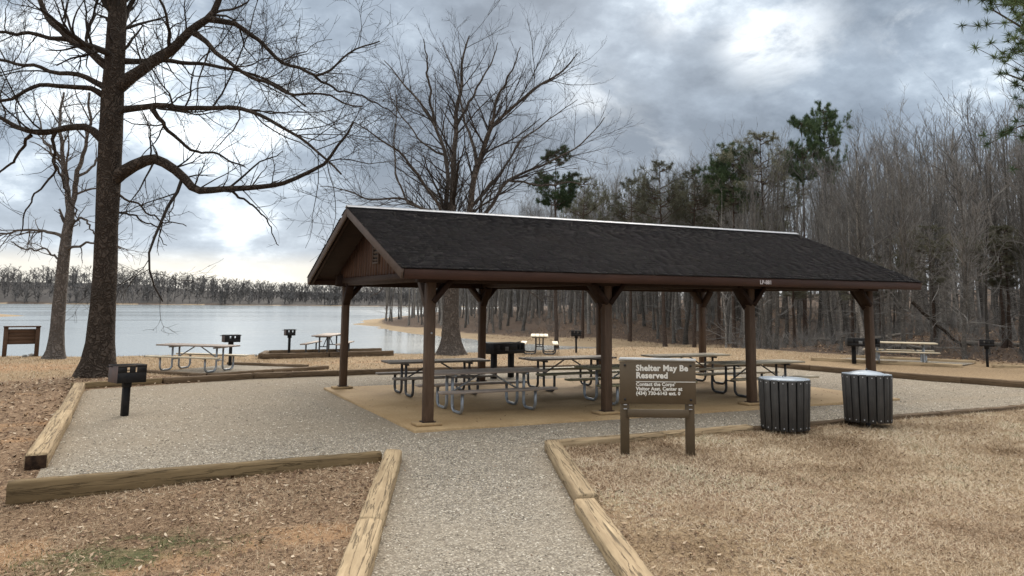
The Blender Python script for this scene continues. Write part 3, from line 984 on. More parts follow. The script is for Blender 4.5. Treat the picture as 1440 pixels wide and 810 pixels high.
g_sh = 'picnic tables under the shelter roof'
make_table((1.75, 1.47, SLAB_Z), 0.0, 'plank_grey', 'plank_grey', 'grey brown picnic table with shiny galvanised legs at the front left post', g_sh)
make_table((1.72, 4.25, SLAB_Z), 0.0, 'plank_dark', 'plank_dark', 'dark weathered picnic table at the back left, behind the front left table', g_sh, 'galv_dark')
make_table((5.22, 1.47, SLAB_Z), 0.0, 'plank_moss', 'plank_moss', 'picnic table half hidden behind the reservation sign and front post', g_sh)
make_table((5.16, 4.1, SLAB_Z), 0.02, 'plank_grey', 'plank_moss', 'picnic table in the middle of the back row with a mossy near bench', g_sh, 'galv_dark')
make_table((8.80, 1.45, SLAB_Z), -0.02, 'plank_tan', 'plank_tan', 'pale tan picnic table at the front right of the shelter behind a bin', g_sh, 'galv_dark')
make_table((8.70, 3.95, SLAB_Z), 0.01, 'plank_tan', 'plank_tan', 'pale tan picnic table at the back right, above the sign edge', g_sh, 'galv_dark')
g_far = 'picnic tables out by the lake and woods'
make_table((-2.85, 12.35, 0.03), math.radians(-42), 'plank_grey', 'plank_tan', 'weathered picnic table with pale near bench on the lakeside pad by the oak', g_far)
make_table((2.3, 17.9, 0.05), math.radians(64), 'plank_grey', 'plank_grey', 'small looking grey table end on inside the raised timber site at the water', g_far, 'galv_dark')
make_table((10.85, 16.4, 0.0), math.radians(62), 'plank_tan', 'plank_tan', 'pale picnic table end on by the cove behind the shelter', g_far, 'galv_dark')
make_table((21.2, 7.2, 0.03), math.radians(-46), 'plank_tan', 'plank_tan', 'pale picnic table side on at the edge of the right woods', g_far)


# ------------------------------------------------------------------ grills
def make_grill(loc, rz, label, tilt=0.0, w=0.46, d=0.34, zt=0.92, hb=0.22, pw=0.085, side='rust_side', group='pedestal charcoal grills'):
    """open firebox on a single post; the open front faces local -y"""
    g = empty('pedestal_grill', loc, rz)
    g.rotation_euler = (0, tilt, rz)
    tag(g, label, 'grill', group)
    MB().box((0, 0, (zt - hb - 0.02) / 2), (pw, pw, zt - hb - 0.02), None, 0.006).build('post', M['black'], g)
    MB().box((0, 0, zt - hb - 0.05), (0.14, 0.12, 0.10), None, 0.006).build('collar', M['black'], g)
    zb = zt - hb
    fb = MB().box((0, 0, zb), (w, d, 0.008), None, 0.002)
    fb.box((0, d / 2, zb + hb / 4), (w, 0.008, hb / 2), None, 0.002)
    fb.box((w / 2, 0, zb + hb / 2), (0.008, d, hb), None, 0.002)
    fire = fb.build('firebox', M['black'], g)
    MB().box((-w / 2, 0, zb + hb / 2), (0.008, d, hb), None, 0.002).build('side_panel', M[side], g)
    # front plate with slots, made of bars
    fp = MB()
    fp.box((0, -d / 2, zb + (hb - 0.13) / 2), (w, 0.008, hb - 0.13), None, 0.001)
    fp.box((0, -d / 2, zb + hb - 0.015), (w, 0.008, 0.03), None, 0.001)
    for xa, xb in ((-w / 2, -0.095), (-0.05, 0.055), (0.095, w / 2)):
        fp.box(((xa + xb) / 2, -d / 2 - 0.001, zb + hb - 0.08), (xb - xa, 0.007, 0.10), None, 0.001)
    fp.box((-0.072, -d / 2, zb + hb - 0.08), (0.046, 0.006, 0.016), None, 0.001)
    fp.build('front_plate', M['black'], g)
    gr = MB()
    for k in range(8):
        y = -d / 2 + 0.03 + k * (d - 0.06) / 7
        gr.tube([(-w / 2 - 0.01, y, zb + hb + 0.005), (w / 2 + 0.01, y, zb + hb + 0.005)], 0.006, 6)
    for x in (-w / 2 - 0.012, w / 2 + 0.012):
        gr.tube([(x, -d / 2 + 0.02, zb + hb + 0.005), (x, d / 2 - 0.02, zb + hb + 0.005)], 0.006, 6)
    gr.build('grate', M['black'], g)
    for s in (-1, 1):
        MB().tube([(s * (w / 2), 0.04, zb + hb - 0.02), (s * (w / 2 + 0.1), 0.04, zb + hb - 0.02)], 0.012, 6).build('handle', M['black'], g)
    return g


make_grill((-4.73, 3.42, 0), math.radians(22), 'black pedestal grill leaning on the gravel pad beside the oak, nearest grill', 0.012, 0.52, 0.42, 0.93, hb=0.31, pw=0.115)
make_grill((-1.75, 13.9, 0.02), math.radians(12), 'black pedestal grill behind the lakeside table, left of the shelter', 0, 0.5, 0.3, 0.98)
make_grill((0.85, 18.1, 0.02), math.radians(5), 'small black grill in the raised timber site against the water', 0, 0.36, 0.3, 0.98)
make_grill((12.4, 16.0, 0.0), math.radians(-30), 'black grill by the cove, right of the end on pale table', 0, 0.42, 0.3, 0.95)
make_grill((23.05, 5.1, 0.0), math.radians(-52), 'black grill far right before the woods with a pale post foot', 0, 0.46, 0.36, 0.95)


def group_grill(loc, rz, label, w=1.05, d=0.55, zt=0.95):
    g = empty('group_grill', loc, rz)
    tag(g, label, 'grill', 'large group grills')
    zb = zt - 0.3
    for s in (-1, 1):
        MB().box((s * w * 0.28, 0, zb / 2), (0.14, 0.14, zb), None, 0.008).build('post', M['black'], g)
    MB().box((0, 0, zb), (w, d, 0.012), None, 0.002).box((0, d / 2, zb + 0.14), (w, 0.01, 0.28), None, 0.002).box((-w / 2, 0, zb + 0.14), (0.01, d, 0.28), None, 0.002).box((w / 2, 0, zb + 0.14), (0.01, d, 0.28), None, 0.002).build('firebox', M['black'], g)
    fp = MB().box((0, -d / 2, zb + 0.05), (w, 0.01, 0.10), None, 0.002).box((0, -d / 2, zb + 0.265), (w, 0.01, 0.03), None, 0.002)
    for xa, xb in ((-w / 2, -w * 0.33), (-w * 0.27, w * 0.25), (w * 0.30, w * 0.36), (w * 0.42, w / 2)):
        fp.box(((xa + xb) / 2, -d / 2 - 0.001, zb + 0.175), (xb - xa, 0.009, 0.15), None, 0.002)
    fp.build('front_plate', M['black'], g)
    gr = MB()
    for k in range(14):
        x = -w / 2 + 0.05 + k * (w - 0.1) / 13
        gr.tube([(x, -d / 2, zb + 0.285), (x, d / 2, zb + 0.285)], 0.008, 6)
    gr.build('grate', M['black'], g)
    MB().box((-w * 0.1, -d / 2 - 0.006, zb + 0.14), (0.13, 0.008, 0.11), None, 0.002).build('ash_door', M['ash'], g)
    for s in (-1, 1):
        MB().tube([(s * w / 2, 0.05, zb + 0.28), (s * (w / 2 + 0.16), 0.05, zb + 0.30)], 0.014, 6).build('handle', M['black'], g)
    return g


group_grill((4.95, 7.5, 0), math.radians(18), 'large black two post grill behind the shelter, back left', 1.2, 0.6, 1.0)
group_grill((19.75, 7.65, 0.0), math.radians(-40), 'large black grill behind the right end shelter post by the pale table', 1.1, 0.6, 0.95)

# ------------------------------------------------------------------ landscape timbers
tw, thh = 0.235, 0.20


def timber(a, b, z, label, mat='timber', w=tw, h=thh, seed=0, group='landscape timbers edging the gravel', zb=None, rot=False):
    """a hand-squared timber: many cross sections with worn, slightly uneven faces and ragged ends; z = top height at a, zb at b"""
    r = np.random.default_rng(seed + 100)
    a = np.array([a[0], a[1]], float); b = np.array([b[0], b[1]], float)
    L = np.linalg.norm(b - a)
    ang = math.atan2(b[1] - a[1], b[0] - a[0])
    n = max(6, int(L / 0.11))
    xs = np.linspace(-L / 2, L / 2, n)
    c = 0.022
    prof = np.array([(-w / 2 + c, 0), (-w / 2, -c), (-w / 2, -h + c), (-w / 2 + c, -h), (w / 2 - c, -h), (w / 2, -h + c), (w / 2, -c), (w / 2 - c, 0), (w * 0.18, 0), (0, 0), (-w * 0.2, 0)])
    K = len(prof)
    V = np.zeros((n, K, 3))
    wob = np.cumsum(r.normal(0, 0.0011, (n, 2)), 0)
    wob -= np.linspace(0, 1, n)[:, None] * wob[-1]
    for i in range(n):
        pr = prof + r.normal(0, 0.0028, prof.shape) + wob[i]
        if r.random() < 0.06:
            pr[r.integers(0, 2) * 7] += (0, -0.012)
        V[i, :, 0] = xs[i]; V[i, :, 1] = pr[:, 0]; V[i, :, 2] = pr[:, 1]
    for e, sgn in ((0, 1), (n - 1, -1)):
        V[e, :, 0] += sgn * np.abs(r.normal(0, 0.010, K))
        V[e, :, 1] *= 0.985
    q = []
    for i in range(n - 1):
        for j in range(K):
            j2 = (j + 1) % K
            q.append([i * K + j, (i + 1) * K + j, (i + 1) * K + j2, i * K + j2])
    VV = V.reshape(-1, 3)
    t = []
    for e, fl in ((0, False), (n - 1, True)):
        cidx = len(VV)
        VV = np.concatenate([VV, V[e].mean(0, keepdims=True)])
        for j in range(K):
            j2 = (j + 1) % K
            t.append([cidx, e * K + j2, e * K + j] if fl else [cidx, e * K + j, e * K + j2])
    me = mesh_np('landscape_timber', VV, q, t, M[mat])
    o = link('landscape_timber', me)
    zb = z if zb is None else zb
    o.location = ((a[0] + b[0]) / 2, (a[1] + b[1]) / 2, (z + zb) / 2)
    o.rotation_euler = (0, -math.atan2(zb - z, L), ang)
    tag(o, label, 'timber', group)
    if rot:
        MB().box((-L / 2 - 0.002, 0.004, -h * 0.52), (0.024, w * 0.93, h * 0.86), None, 0.02).build('rotten_end', M['rot'], o)
    return o


timber((-1.36, -2.42), (-2.60, -5.66), 0.15, 'timber along the left of the path, far piece ending at the cross timber', seed=1)
timber((-2.61, -5.69), (-3.84, -8.9), 0.155, 'timber along the left of the path, near piece running out of frame', seed=2)
timber((1.02, -2.62), (-0.24, -5.72), 0.15, 'timber along the right of the path, far piece starting at the sign lawn', seed=3)
timber((-0.29, -5.74), (-1.5, -8.9), 0.125, 'timber along the right of the path, lower near piece running out of frame', seed=4)
timber((-5.86, -2.62), (-1.55, -2.42), 0.15, 'greenish brown timber crossing at the left front of the gravel pad', 'timber_green', seed=5, h=0.27, w=0.2, zb=0.13)
timber((-5.72, -1.15), (-5.70, 3.2), 0.185, 'short timber edging the left side of the pad, near rotten ended piece', seed=6, w=0.26, h=0.26, rot=True)
timber((-5.70, 3.22), (-5.72, 8.25), 0.17, 'timber edging the left side of the pad, far piece by the oak', seed=7)
back = [(-5.9, 8.45), (-3.9, 9.05), (-1.6, 9.62), (0.8, 9.72), (3.2, 9.8), (6.0, 9.5), (9.0, 9.15), (12.2, 8.7), (15.3, 8.25)]
for i in range(8):
    timber(back[i], (back[i + 1][0] - 0.03, back[i + 1][1]), 0.15, ['back edge timber left end just in front of the oak roots', 'back edge timber second from the oak, right of the near grill', 'back edge timber crossing in front of the lakeside pad', 'back edge timber just left of the back left post', 'back edge timber behind the back left picnic table', 'back edge timber behind the large group grill', 'back edge timber behind the mid shelter tables', 'back edge timber at the far right corner of the pad'][i],
           'timber_dark' if i else 'timber_green', seed=20 + i, w=0.2)
fr = [1.05, 3.15, 5.05, 7.5, 9.9, 12.3, 14.8, 17.3]
for i in range(7):
    timber((fr[i], -2.46 + 0.02 * (i % 2)), (fr[i + 1] - 0.03, -2.46 + 0.02 * (i % 2)), 0.10 if i < 2 else 0.075, ['lawn front timber behind the left sign post', 'lawn front timber between the sign and the left bin', 'lawn front timber behind the two bins', 'lawn front timber just right of the right bin', 'lawn front timber second right of the bins', 'lawn front timber at the right frame edge', 'lawn front timber beyond the right frame edge'][i],
           'timber' if i < 2 else 'timber_dark', seed=40 + i, w=0.2)
rb = [(15.35, 8.05), (15.62, 6.2), (16.0, 3.7), (16.55, 1.6), (17.2, -0.4), (17.9, -2.4)]
for i in range(5):
    timber(rb[i], rb[i + 1], 0.17, ['right edge timber at the far corner behind the pale tables', 'right edge timber left of the right bin top', 'right edge timber just right of the right bin top', 'right edge timber halfway to the frame edge', 'right edge timber nearest the frame edge'][i], 'timber_dark', seed=60 + i, w=0.2, h=0.26)
for i, (a, b, lb) in enumerate([((-4.35, 12.1), (-2.78, 10.42), 'timber on the left front of the lakeside pad'), ((-2.70, 10.40), (-0.9, 11.15), 'timber on the right front of the lakeside pad, near half'),
                                ((-0.88, 11.16), (0.95, 11.95), 'timber on the right front of the lakeside pad, far tip'), ((-1.75, 14.35), (0.45, 12.45), 'timber on the lake side of the lakeside pad')]):
    timber(a, b, 0.11, lb, 'timber_dark', seed=70 + i, w=0.18, h=0.2)
for i, (a, b, lb) in enumerate([((-0.35, 16.75), (2.1, 16.92), 'front timber of the raised water edge site, left half'), ((2.13, 16.92), (4.7, 17.1), 'front timber of the raised water edge site, right half'),
                                ((0.2, 18.6), (4.7, 18.75), 'back timber of the raised water edge site'), ((-0.36, 16.9), (0.1, 18.6), 'left end timber of the raised water edge site')]):
    timber(a, b, 0.19, lb, 'timber_dark', seed=80 + i, w=0.2, h=0.32)
for i, (a, b, lb) in enumerate([((19.2, 9.6), (20.3, 7.6), 'pale timber before the right woods table, left half'), ((20.32, 7.56), (21.75, 5.15), 'pale timber before the right woods table, right half'),
                                ((22.8, 4.75), (25.4, 3.1), 'pale timber by the far right grill at the frame edge'), ((21.9, 10.0), (24.2, 6.3), 'pale timber behind the right woods table')]):
    timber(a, b, 0.12, lb, 'timber', seed=90 + i, w=0.2, h=0.24)

# ------------------------------------------------------------------ reservation sign
sg = empty('reservation_sign', (2.175, -3.675, 0), math.atan2(-0.45, 0.93))
tag(sg, 'brown shelter reservation sign on two posts standing in the lawn', 'sign')
hw = 0.515
zoff = terrain(2.175, -3.675).item()
sg.location.z = zoff
for s in (-1, 1):
    MB().box((s * (hw - 0.045), 0.062, 0.655 - 0.03), (0.12, 0.10, 1.33), None, 0.006).build('post', M['sign'], sg)
MB().box((0, 0, 1.03), (1.10, 0.022, 0.60), None, 0.004).build('sign_face', M['sign'], sg)
MB().box((0, 0.035, 1.352), (1.10, 0.13, 0.035), rotmat((1, 0.0, -0.012), (0, 0.25, 1)), 0.004).build('cap_strip', M['sign_cap'], sg)
MB().box((0, -0.008, 0.595), (0.88, 0.03, 0.115), None, 0.004).build('rail', M['sign'], sg)
for s in (-1, 1):
    for z in (0.79, 1.275):
        MB().tube([(s * 0.475, -0.010, z), (s * 0.475, -0.022, z)], 0.017, 10).build('bolt', M['bolt_dark'], sg)
    for z in (0.715, 0.655):
        MB().box((s * 0.47, -0.002 if z < 0.7 else -0.004, z - 0.0), (0.05, 0.012, 0.012), None, 0.002).build('strap', M['bolt'], sg)
rx = (math.pi / 2, 0, 0)
text_obj('lettering', 'Shelter May Be\nReserved', 0.117, M['letter'], sg, (-0.315, -0.0125, 1.2), rx, 0.0046, 1.05, 0.001, 0.9)
text_obj('lettering', "Contact the Corps'\nVisitor Asst. Center at\n(434) 730-6143 ext. 0", 0.069, M['letter'], sg, (-0.315, -0.0125, 0.985), rx, 0.0027, 1.04, 0.001, 0.92)
MB().box((0.115, -0.0125, 1.043), (0.86, 0.003, 0.010), None, 0.001).build('rule_line', M['letter'], sg)

# ------------------------------------------------------------------ bins


def make_bin(loc, label, tilt=(0, 0), seed=0, lid_h=0.05):
    b = empty('litter_bin', loc)
    b.rotation_euler = (tilt[0], tilt[1], 0.3 + seed)
    tag(b, label, 'litter bin', 'slatted litter bins by the lawn timber')
    R0, R1, zb, zt = 0.385, 0.415, 0.06, 0.895
    MB().lathe([(0.0, zb + 0.03), (R0 - 0.035, zb + 0.03), (R1 - 0.04, zt - 0.04), (R1 - 0.06, zt - 0.04), (R1 - 0.07, zt - 0.15)], 28).build('liner', M['liner'], b, True)
    sl_me = None
    n = 18
    tiltang = math.atan2(R1 - R0, zt - zb)
    for k in range(n):
        a = k / n * 2 * math.pi
        if sl_me is None:
            w = 0.119
            sl_me = MB().box((0, 0, 0), (0.028, w, zt - zb), None, 0.008).mesh('slat', M['slat'])
            bt_me = MB().tube([(0, 0, 0), (0.006, 0, 0)], 0.011, 8).mesh('bolt', M['bolt'])
        rr = (R0 + R1) / 2
        dz = (random.random() - 0.5) * 0.014
        s = link('slat', sl_me, b)
        s.location = (rr * math.cos(a), rr * math.sin(a), (zb + zt) / 2 + dz)
        s.rotation_euler = (0, tiltang, a)
        s.rotation_mode = 'XYZ'
        for z in (-(zt - zb) / 2 + 0.045, (zt - zb) / 2 - 0.045):
            t = link('bolt', bt_me, s, (0.0135, 0, z))
    MB().lathe([(R1 - 0.005, zt - 0.02), (R1 + 0.008, zt + 0.0), (R1 + 0.004, zt + 0.012), (R1 - 0.035, zt + 0.014), (R1 - 0.05, zt - 0.0)], 32).build('rim', M['lid'], b, True)
    ld_ = MB().lathe([(R1 - 0.06, zt - 0.005), (R1 - 0.075, zt + 0.012), (0.22, zt + 0.012 + lid_h * 0.6), (0.06, zt + 0.012 + lid_h), (0.0, zt + 0.013 + lid_h)], 32).build('lid', M['lid'], b, True)
    MB().tube([(-0.05, 0, zt + 0.01 + lid_h), (-0.05, 0, zt + 0.035 + lid_h), (0.0, 0, zt + 0.045 + lid_h), (0.05, 0, zt + 0.035 + lid_h), (0.05, 0, zt + 0.01 + lid_h)], 0.008, 6).build('handle', M['galv_dark'], ld_)
    MB().tube([(0, 0, -0.12), (0, 0, zb + 0.06)], 0.04, 12).build('post', M['galv_dark'], b)
    return b


make_bin((5.52, -2.80 + 0.05, terrain(5.5, -2.8).item()), 'left slatted black bin with flat pale lid beside the front right post', (0.0, 0.012), 0.1, 0.02)
make_bin((7.42, -2.86, terrain(7.4, -2.86).item() + 0.03), 'right slatted black bin tilting slightly with a domed pale lid', (0.0, 0.035), 0.25, 0.06)

# ------------------------------------------------------------------ brown info board by the lake
ib_ = empty('information_board', (-8.2, 20.2, terrain(-8.2, 20.2).item()), math.radians(8))
tag(ib_, 'brown wooden information board on two posts at the lake edge left of the oak', 'notice board')
for s in (-1, 1):
    MB().box((s * 0.49, 0, 0.47), (0.14, 0.12, 1.14), None, 0.008).build('post', M['info_wood'], ib_)
for i in range(4):
    MB().box((0, 0.03, 0.50 + i * 0.135), (0.86, 0.05, 0.1335), None, 0.005).build('plank', M['info_wood'], ib_)
MB().box((0, 0, 1.06), (1.16, 0.2, 0.045), None, 0.008).build('cap_board', M['info_wood'], ib_)


# ------------------------------------------------------------------ trees
def resample(P, R, K):
    P = np.asarray(P, float); R = np.asarray(R, float)
    s = np.concatenate([[0], np.cumsum(np.linalg.norm(np.diff(P, axis=0), axis=1))])
    t = np.linspace(0, s[-1], K)
    return np.stack([np.interp(t, s, P[:, i]) for i in range(3)], -1), np.interp(t, s, R)


def smooth_poly(P, it=2):
    P = np.asarray(P, float)
    for _ in range(it):
        Q = P.copy()
        Q[1:-1] = 0.25 * P[:-2] + 0.5 * P[1:-1] + 0.25 * P[2:]
        P = Q
    return P


def tubes(P, R, sides):
    """P (N,K,3), R (N,K) -> verts, quads; tapered branches"""
    N, K = R.shape
    T = np.gradient(P, axis=1)
    T /= np.linalg.norm(T, axis=2, keepdims=True) + 1e-9
    mean = P[:, -1] - P[:, 0]
    mean = mean / (np.linalg.norm(mean, axis=1, keepdims=True) + 1e-9)
    ref = np.where(np.abs(mean[:, 2:3]) < 0.75, np.array([[0, 0, 1.0]]), np.array([[1.0, 0, 0]]))
    A = np.cross(T, ref[:, None, :])
    A /= np.linalg.norm(A, axis=2, keepdims=True) + 1e-9
    B = np.cross(T, A)
    th = np.arange(sides) / sides * 2 * math.pi
    V = P[:, :, None, :] + R[:, :, None, None] * (np.cos(th)[None, None, :, None] * A[:, :, None, :] + np.sin(th)[None, None, :, None] * B[:, :, None, :])
    b = (np.arange(N)[:, None, None] * K + np.arange(K - 1)[None, :, None]) * sides
    j = np.arange(sides)[None, None, :]; j2 = (j + 1) % sides
    q = np.stack([b + j, b + j2, b + sides + j2, b + sides + j], -1)
    if sides == 2:
        q = q[:, :, :1]
    return V.reshape(-1, 3), q.reshape(-1, 4)


def children_of(P, R, r, dens, lr, ang, up, wig, K, rr, tmin=0.15, tmax=1.0, lmin=0.15, rmin=0.004, lenabs=None, droop=0.0, tip=0.35, fall=0.3):
    """spawn side branches on every branch of (P,R); returns new (P,R)"""
    N, KK = R.shape
    L = np.linalg.norm(np.diff(P, axis=1), axis=2).sum(1)
    cnt = r.poisson(dens * L) if np.isscalar(dens) else r.poisson(dens)
    par = np.repeat(np.arange(N), cnt)
    n = len(par)
    if n == 0:
        return np.zeros((0, K, 3)), np.zeros((0, K))
    t = tmin + (tmax - tmin) * r.random(n)
    f = t * (KK - 1)
    i0 = np.minimum(f.astype(int), KK - 2); fr_ = (f - i0)[:, None]
    pos = P[par, i0] * (1 - fr_) + P[par, i0 + 1] * fr_
    tan = P[par, i0 + 1] - P[par, i0]
    tan /= np.linalg.norm(tan, axis=1, keepdims=True) + 1e-9
    rp = R[par, i0] * (1 - fr_[:, 0]) + R[par, i0 + 1] * fr_[:, 0]
    rnd = r.normal(size=(n, 3))
    side = np.cross(tan, rnd); side /= np.linalg.norm(side, axis=1, keepdims=True) + 1e-9
    a = np.radians(r.uniform(ang[0], ang[1], n))[:, None]
    d = tan * np.cos(a) + side * np.sin(a)
    d[:, 2] += up
    d /= np.linalg.norm(d, axis=1, keepdims=True)
    ln = (L[par] if lenabs is None else lenabs) * r.uniform(lr[0], lr[1], n) * (1 - fall * t)
    ln = np.maximum(ln, lmin)
    step = (ln / (K - 1))[:, None]
    out = np.zeros((n, K, 3)); out[:, 0] = pos
    cur = d.copy()
    for k in range(1, K):
        cur = cur + r.normal(0, wig, (n, 3))
        cur[:, 2] += (up * 0.25 - droop)
        cur /= np.linalg.norm(cur, axis=1, keepdims=True)
        out[:, k] = out[:, k - 1] + cur * step
    r0 = np.maximum(np.minimum(rp * rr, rp * 0.85), rmin)
    RR = r0[:, None] * np.linspace(1, tip, K)[None, :]
    RR = np.maximum(RR, rmin * 0.7)
    return out, RR


def pack(levels):
    """levels: list of (P,R,sides) -> one vertex/quad set"""
    vs, qs, n = [], [], 0
    for P, R, s in levels:
        if len(P) == 0: continue
        v, q = tubes(P, R, s)
        vs.append(v); qs.append(q + n); n += len(v)
    return np.concatenate(vs), np.concatenate(qs)


def trunk_mesh(P, R, sides, flare=0.0, lobes=5, seed=0, flare_h=0.9):
    P, R = np.asarray(P, float), np.asarray(R, float)
    K = len(P)
    V, q = tubes(P[None], R[None], sides)
    V = V.reshape(K, sides, 3)
    r = np.random.default_rng(seed)
    ph = r.random(3) * 6
    for k in range(K):
        h = P[k, 2] - P[0, 2]
        f = math.exp(-h / flare_h * 2.2)
        th = np.arange(sides) / sides * 2 * math.pi
        lob = 1 + flare * f * (0.75 + 0.45 * np.cos(lobes * th + ph[0]) + 0.3 * np.cos(3 * th + ph[1])) + 0.035 * np.cos(4 * th + ph[2] + h * 0.4)
        lob += r.normal(0, 0.012, sides)
        V[k] = P[k] + (V[k] - P[k]) * lob[:, None]
    return V.reshape(-1, 3), q


def pix_path(pts, base, dz_fun):
    """picture-measured limb outlines laid at the tree's own distance, with depth given to each limb"""
    out = []
    D = (base - CAM)[:2] @ fw[:2] / np.linalg.norm(fw[:2])
    f2 = fw[:2] / np.linalg.norm(fw[:2])
    for i, (u, v) in enumerate(pts):
        d = ray(u, v)
        dd = D + dz_fun(i)
        t = dd / (d[:2] @ f2)
        out.append(CAM + d * t)
    return np.array(out)


def hero_tree(name, base_px, trunk_pts, limbs, label, bark_m, twig_m, seed, flare, dens, rng_depth=0.45, sides=18, levels=None, flare_h=0.9, group=None):
    r = np.random.default_rng(seed)
    base_z = None
    d = ray(*base_px)
    t = (0.0 - CAM[2]) / d[2]
    base = CAM + d * t
    D = (base - CAM) @ fw
    pxm = F_PX / D
    root = empty(name, tuple(base))
    tag(root, label, 'tree', group)
    tp = pix_path([(u, v) for u, v, w in trunk_pts], base, lambda i: 0.0)
    tr = np.array([w / 2 / pxm for u, v, w in trunk_pts])
    TP, TR = resample(smooth_poly(tp, 0), tr, 30)
    TP[0, 2] = min(TP[0, 2], -0.12)
    V, q = trunk_mesh(TP, TR, sides, flare, 5, seed, flare_h)
    link('trunk', mesh_np('trunk', V - base, q, None, M[bark_m], True), root)
    LP, LR = [], []
    for pts, w0, w1, dsign, *dz0 in limbs:
        dz0 = dz0[0] if dz0 else 0.0
        if dz0 == 0.0:
            tv_ = np.array([q_[1] for q_ in trunk_pts][::-1]); tu_ = np.array([q_[0] for q_ in trunk_pts][::-1])
            u0 = float(np.interp(pts[0][1] + w0 * 0.3, tv_, tu_))
            if abs(u0 - pts[0][0]) > 4:
                pts = [(u0 + (pts[0][0] - u0) * 0.25, pts[0][1] + w0 * 0.3)] + list(pts)
        n = len(pts)
        arr = np.array(pts, float)
        ext = np.linalg.norm(arr - arr[0], axis=1) / pxm
        P = pix_path(pts, base, lambda i: dz0 + dsign * ext[i])
        R = np.linspace(w0, w1, n) / 2 / pxm
        P, R = resample(P, R, 24)
        P[2:-1] += r.normal(0, 0.055, P[2:-1].shape)
        P = smooth_poly(P, 1)
        LP.append(P); LR.append(R)
        # a little swelling where it leaves the trunk
        R2 = R * (1 + 0.35 * np.exp(-np.arange(24) / 1.4))
        v, q = tubes(P[None], R2[None], 10)
        link('limb', mesh_np('limb', v - base, q, None, M[bark_m], True), root)
    # upper trunk also carries branches
    K = 24
    tpi, tri = resample(TP[len(TP) // 2:], TR[len(TR) // 2:], K)
    P0 = np.stack(LP + [tpi]); R0 = np.stack(LR + [tri])
    lv = []
    P, R = P0, R0
    for (dn, lr, ang, up, wig, k, rr, rmin, sides_, droop, lenabs) in levels:
        allP, allR = children_of(P, R, r, dn * dens, lr, ang, up, wig, k, rr, 0.12, 1.0, 0.2, rmin, lenabs, droop)
        lv.append((allP, allR, sides_))
        P, R = allP, allR
    # short twigs directly on the limbs too
    sp, srr = children_of(P0, R0, r, 1.6 * dens, (0.08, 0.24), (40, 85), 0.15, 0.14, 6, 0.25, 0.1, 1.0, 0.3, 0.0042)
    lv.append((sp, srr, 3))
    sp2, sr2 = children_of(sp, srr, r, 3.0, (0.3, 0.6), (25, 60), 0.05, 0.15, 4, 0.6, 0.2, 1.0, 0.12, 0.004)
    lv.append((sp2, sr2, 3))
    v, q = pack(lv)
    link('crown', mesh_np('crown', v - base, q, None, M[twig_m], False), root)
    return root


oak_limbs = [
    ([(172, 118), (207, 94), (237, 72), (270, 46), (296, 22), (308, 0), (325, -50), (350, -110)], 19.0, 5.6, -0.10),
    ([(168, 84), (207, 87), (241, 87), (281, 91), (333, 98), (385, 118), (430, 150)], 9.5, 2.5, 0.35),
    ([(168, 154), (207, 148), (252, 150), (304, 154), (359, 158), (400, 180), (440, 205), (480, 245)], 10.4, 2.5, -0.25),
    ([(214, 152), (237, 185), (265, 211), (307, 218), (345, 235)], 6.6, 1.9, 0.3, -0.27),
    ([(166, 248), (193, 226), (219, 219), (241, 230), (263, 252), (274, 271), (296, 270), (319, 263), (359, 264), (410, 257), (449, 233), (480, 200), (497, 172)], 18.1, 2.5, -0.15),
    ([(291, 26), (312, 29), (333, 35), (360, 52), (391, 86), (443, 107), (468, 97), (495, 70), (534, 58)], 8.5, 1.9, 0.25, -0.36),
    ([(272, 45), (290, 62), (315, 85), (359, 111), (400, 130), (450, 135), (510, 150)], 7.6, 1.9, -0.35, -0.32),
    ([(443, 107), (476, 128), (523, 140), (560, 165)], 3.8, 1.6, 0.2, 0.60),
    ([(150, 93), (122, 70), (93, 52), (74, 33), (56, 0), (38, -55), (20, -110)], 13.3, 4.3, 0.2),
    ([(95, 55), (44, 48), (0, 48), (-50, 38), (-110, 45)], 6.6, 1.9, -0.4, 0.32),
    ([(150, 124), (122, 107), (89, 102), (56, 93), (0, 85), (-70, 74), (-130, 80)], 9.5, 2.5, 0.3),
    ([(146, 136), (122, 122), (89, 119), (48, 126), (11, 137), (-45, 152), (-100, 180)], 9.5, 2.5, -0.35),
    ([(144, 198), (119, 178), (89, 181), (56, 187), (22, 174), (0, 163), (-60, 148), (-130, 155)], 12.3, 3.1, 0.1),
    ([(78, 186), (76, 222), (74, 240), (56, 262), (35, 300), (28, 330)], 4.8, 1.6, 0.2, 0.16),
    ([(76, 222), (89, 259), (107, 292), (112, 318)], 3.8, 1.2, -0.2, 0.33),
    ([(44, 190), (22, 222), (0, 243), (-30, 260)], 4.8, 1.9, 0.3, 0.24),
    ([(166, 20), (190, -30), (215, -90), (230, -150)], 11.4, 3.7, 0.3),
    ([(160, 30), (140, -30), (120, -90), (95, -150)], 10.4, 3.7, -0.3),
    ([(152, 300), (185, 300), (215, 315), (235, 345)], 3.8, 1.2, 0.5),
    ([(155, 262), (190, 285), (225, 310), (262, 318)], 3.8, 1.2, -0.4),
    ([(319, 263), (350, 285), (375, 310), (392, 345)], 3.8, 1.2, 0.3, -0.55),
]
OAK_LEV = [(1.7, (0.22, 0.62), (30, 75), 0.16, 0.17, 9, 0.42, 0.008, 4, -0.01, None),
           (2.4, (0.28, 0.7), (28, 70), 0.10, 0.17, 7, 0.5, 0.0054, 3, 0.0, None),
           (3.3, (0.35, 0.85), (25, 65), 0.06, 0.16, 5, 0.62, 0.0052, 3, 0.0, None),
           (3.4, (0.4, 0.95), (25, 60), 0.05, 0.14, 4, 0.78, 0.0050, 3, 0.01, None)]
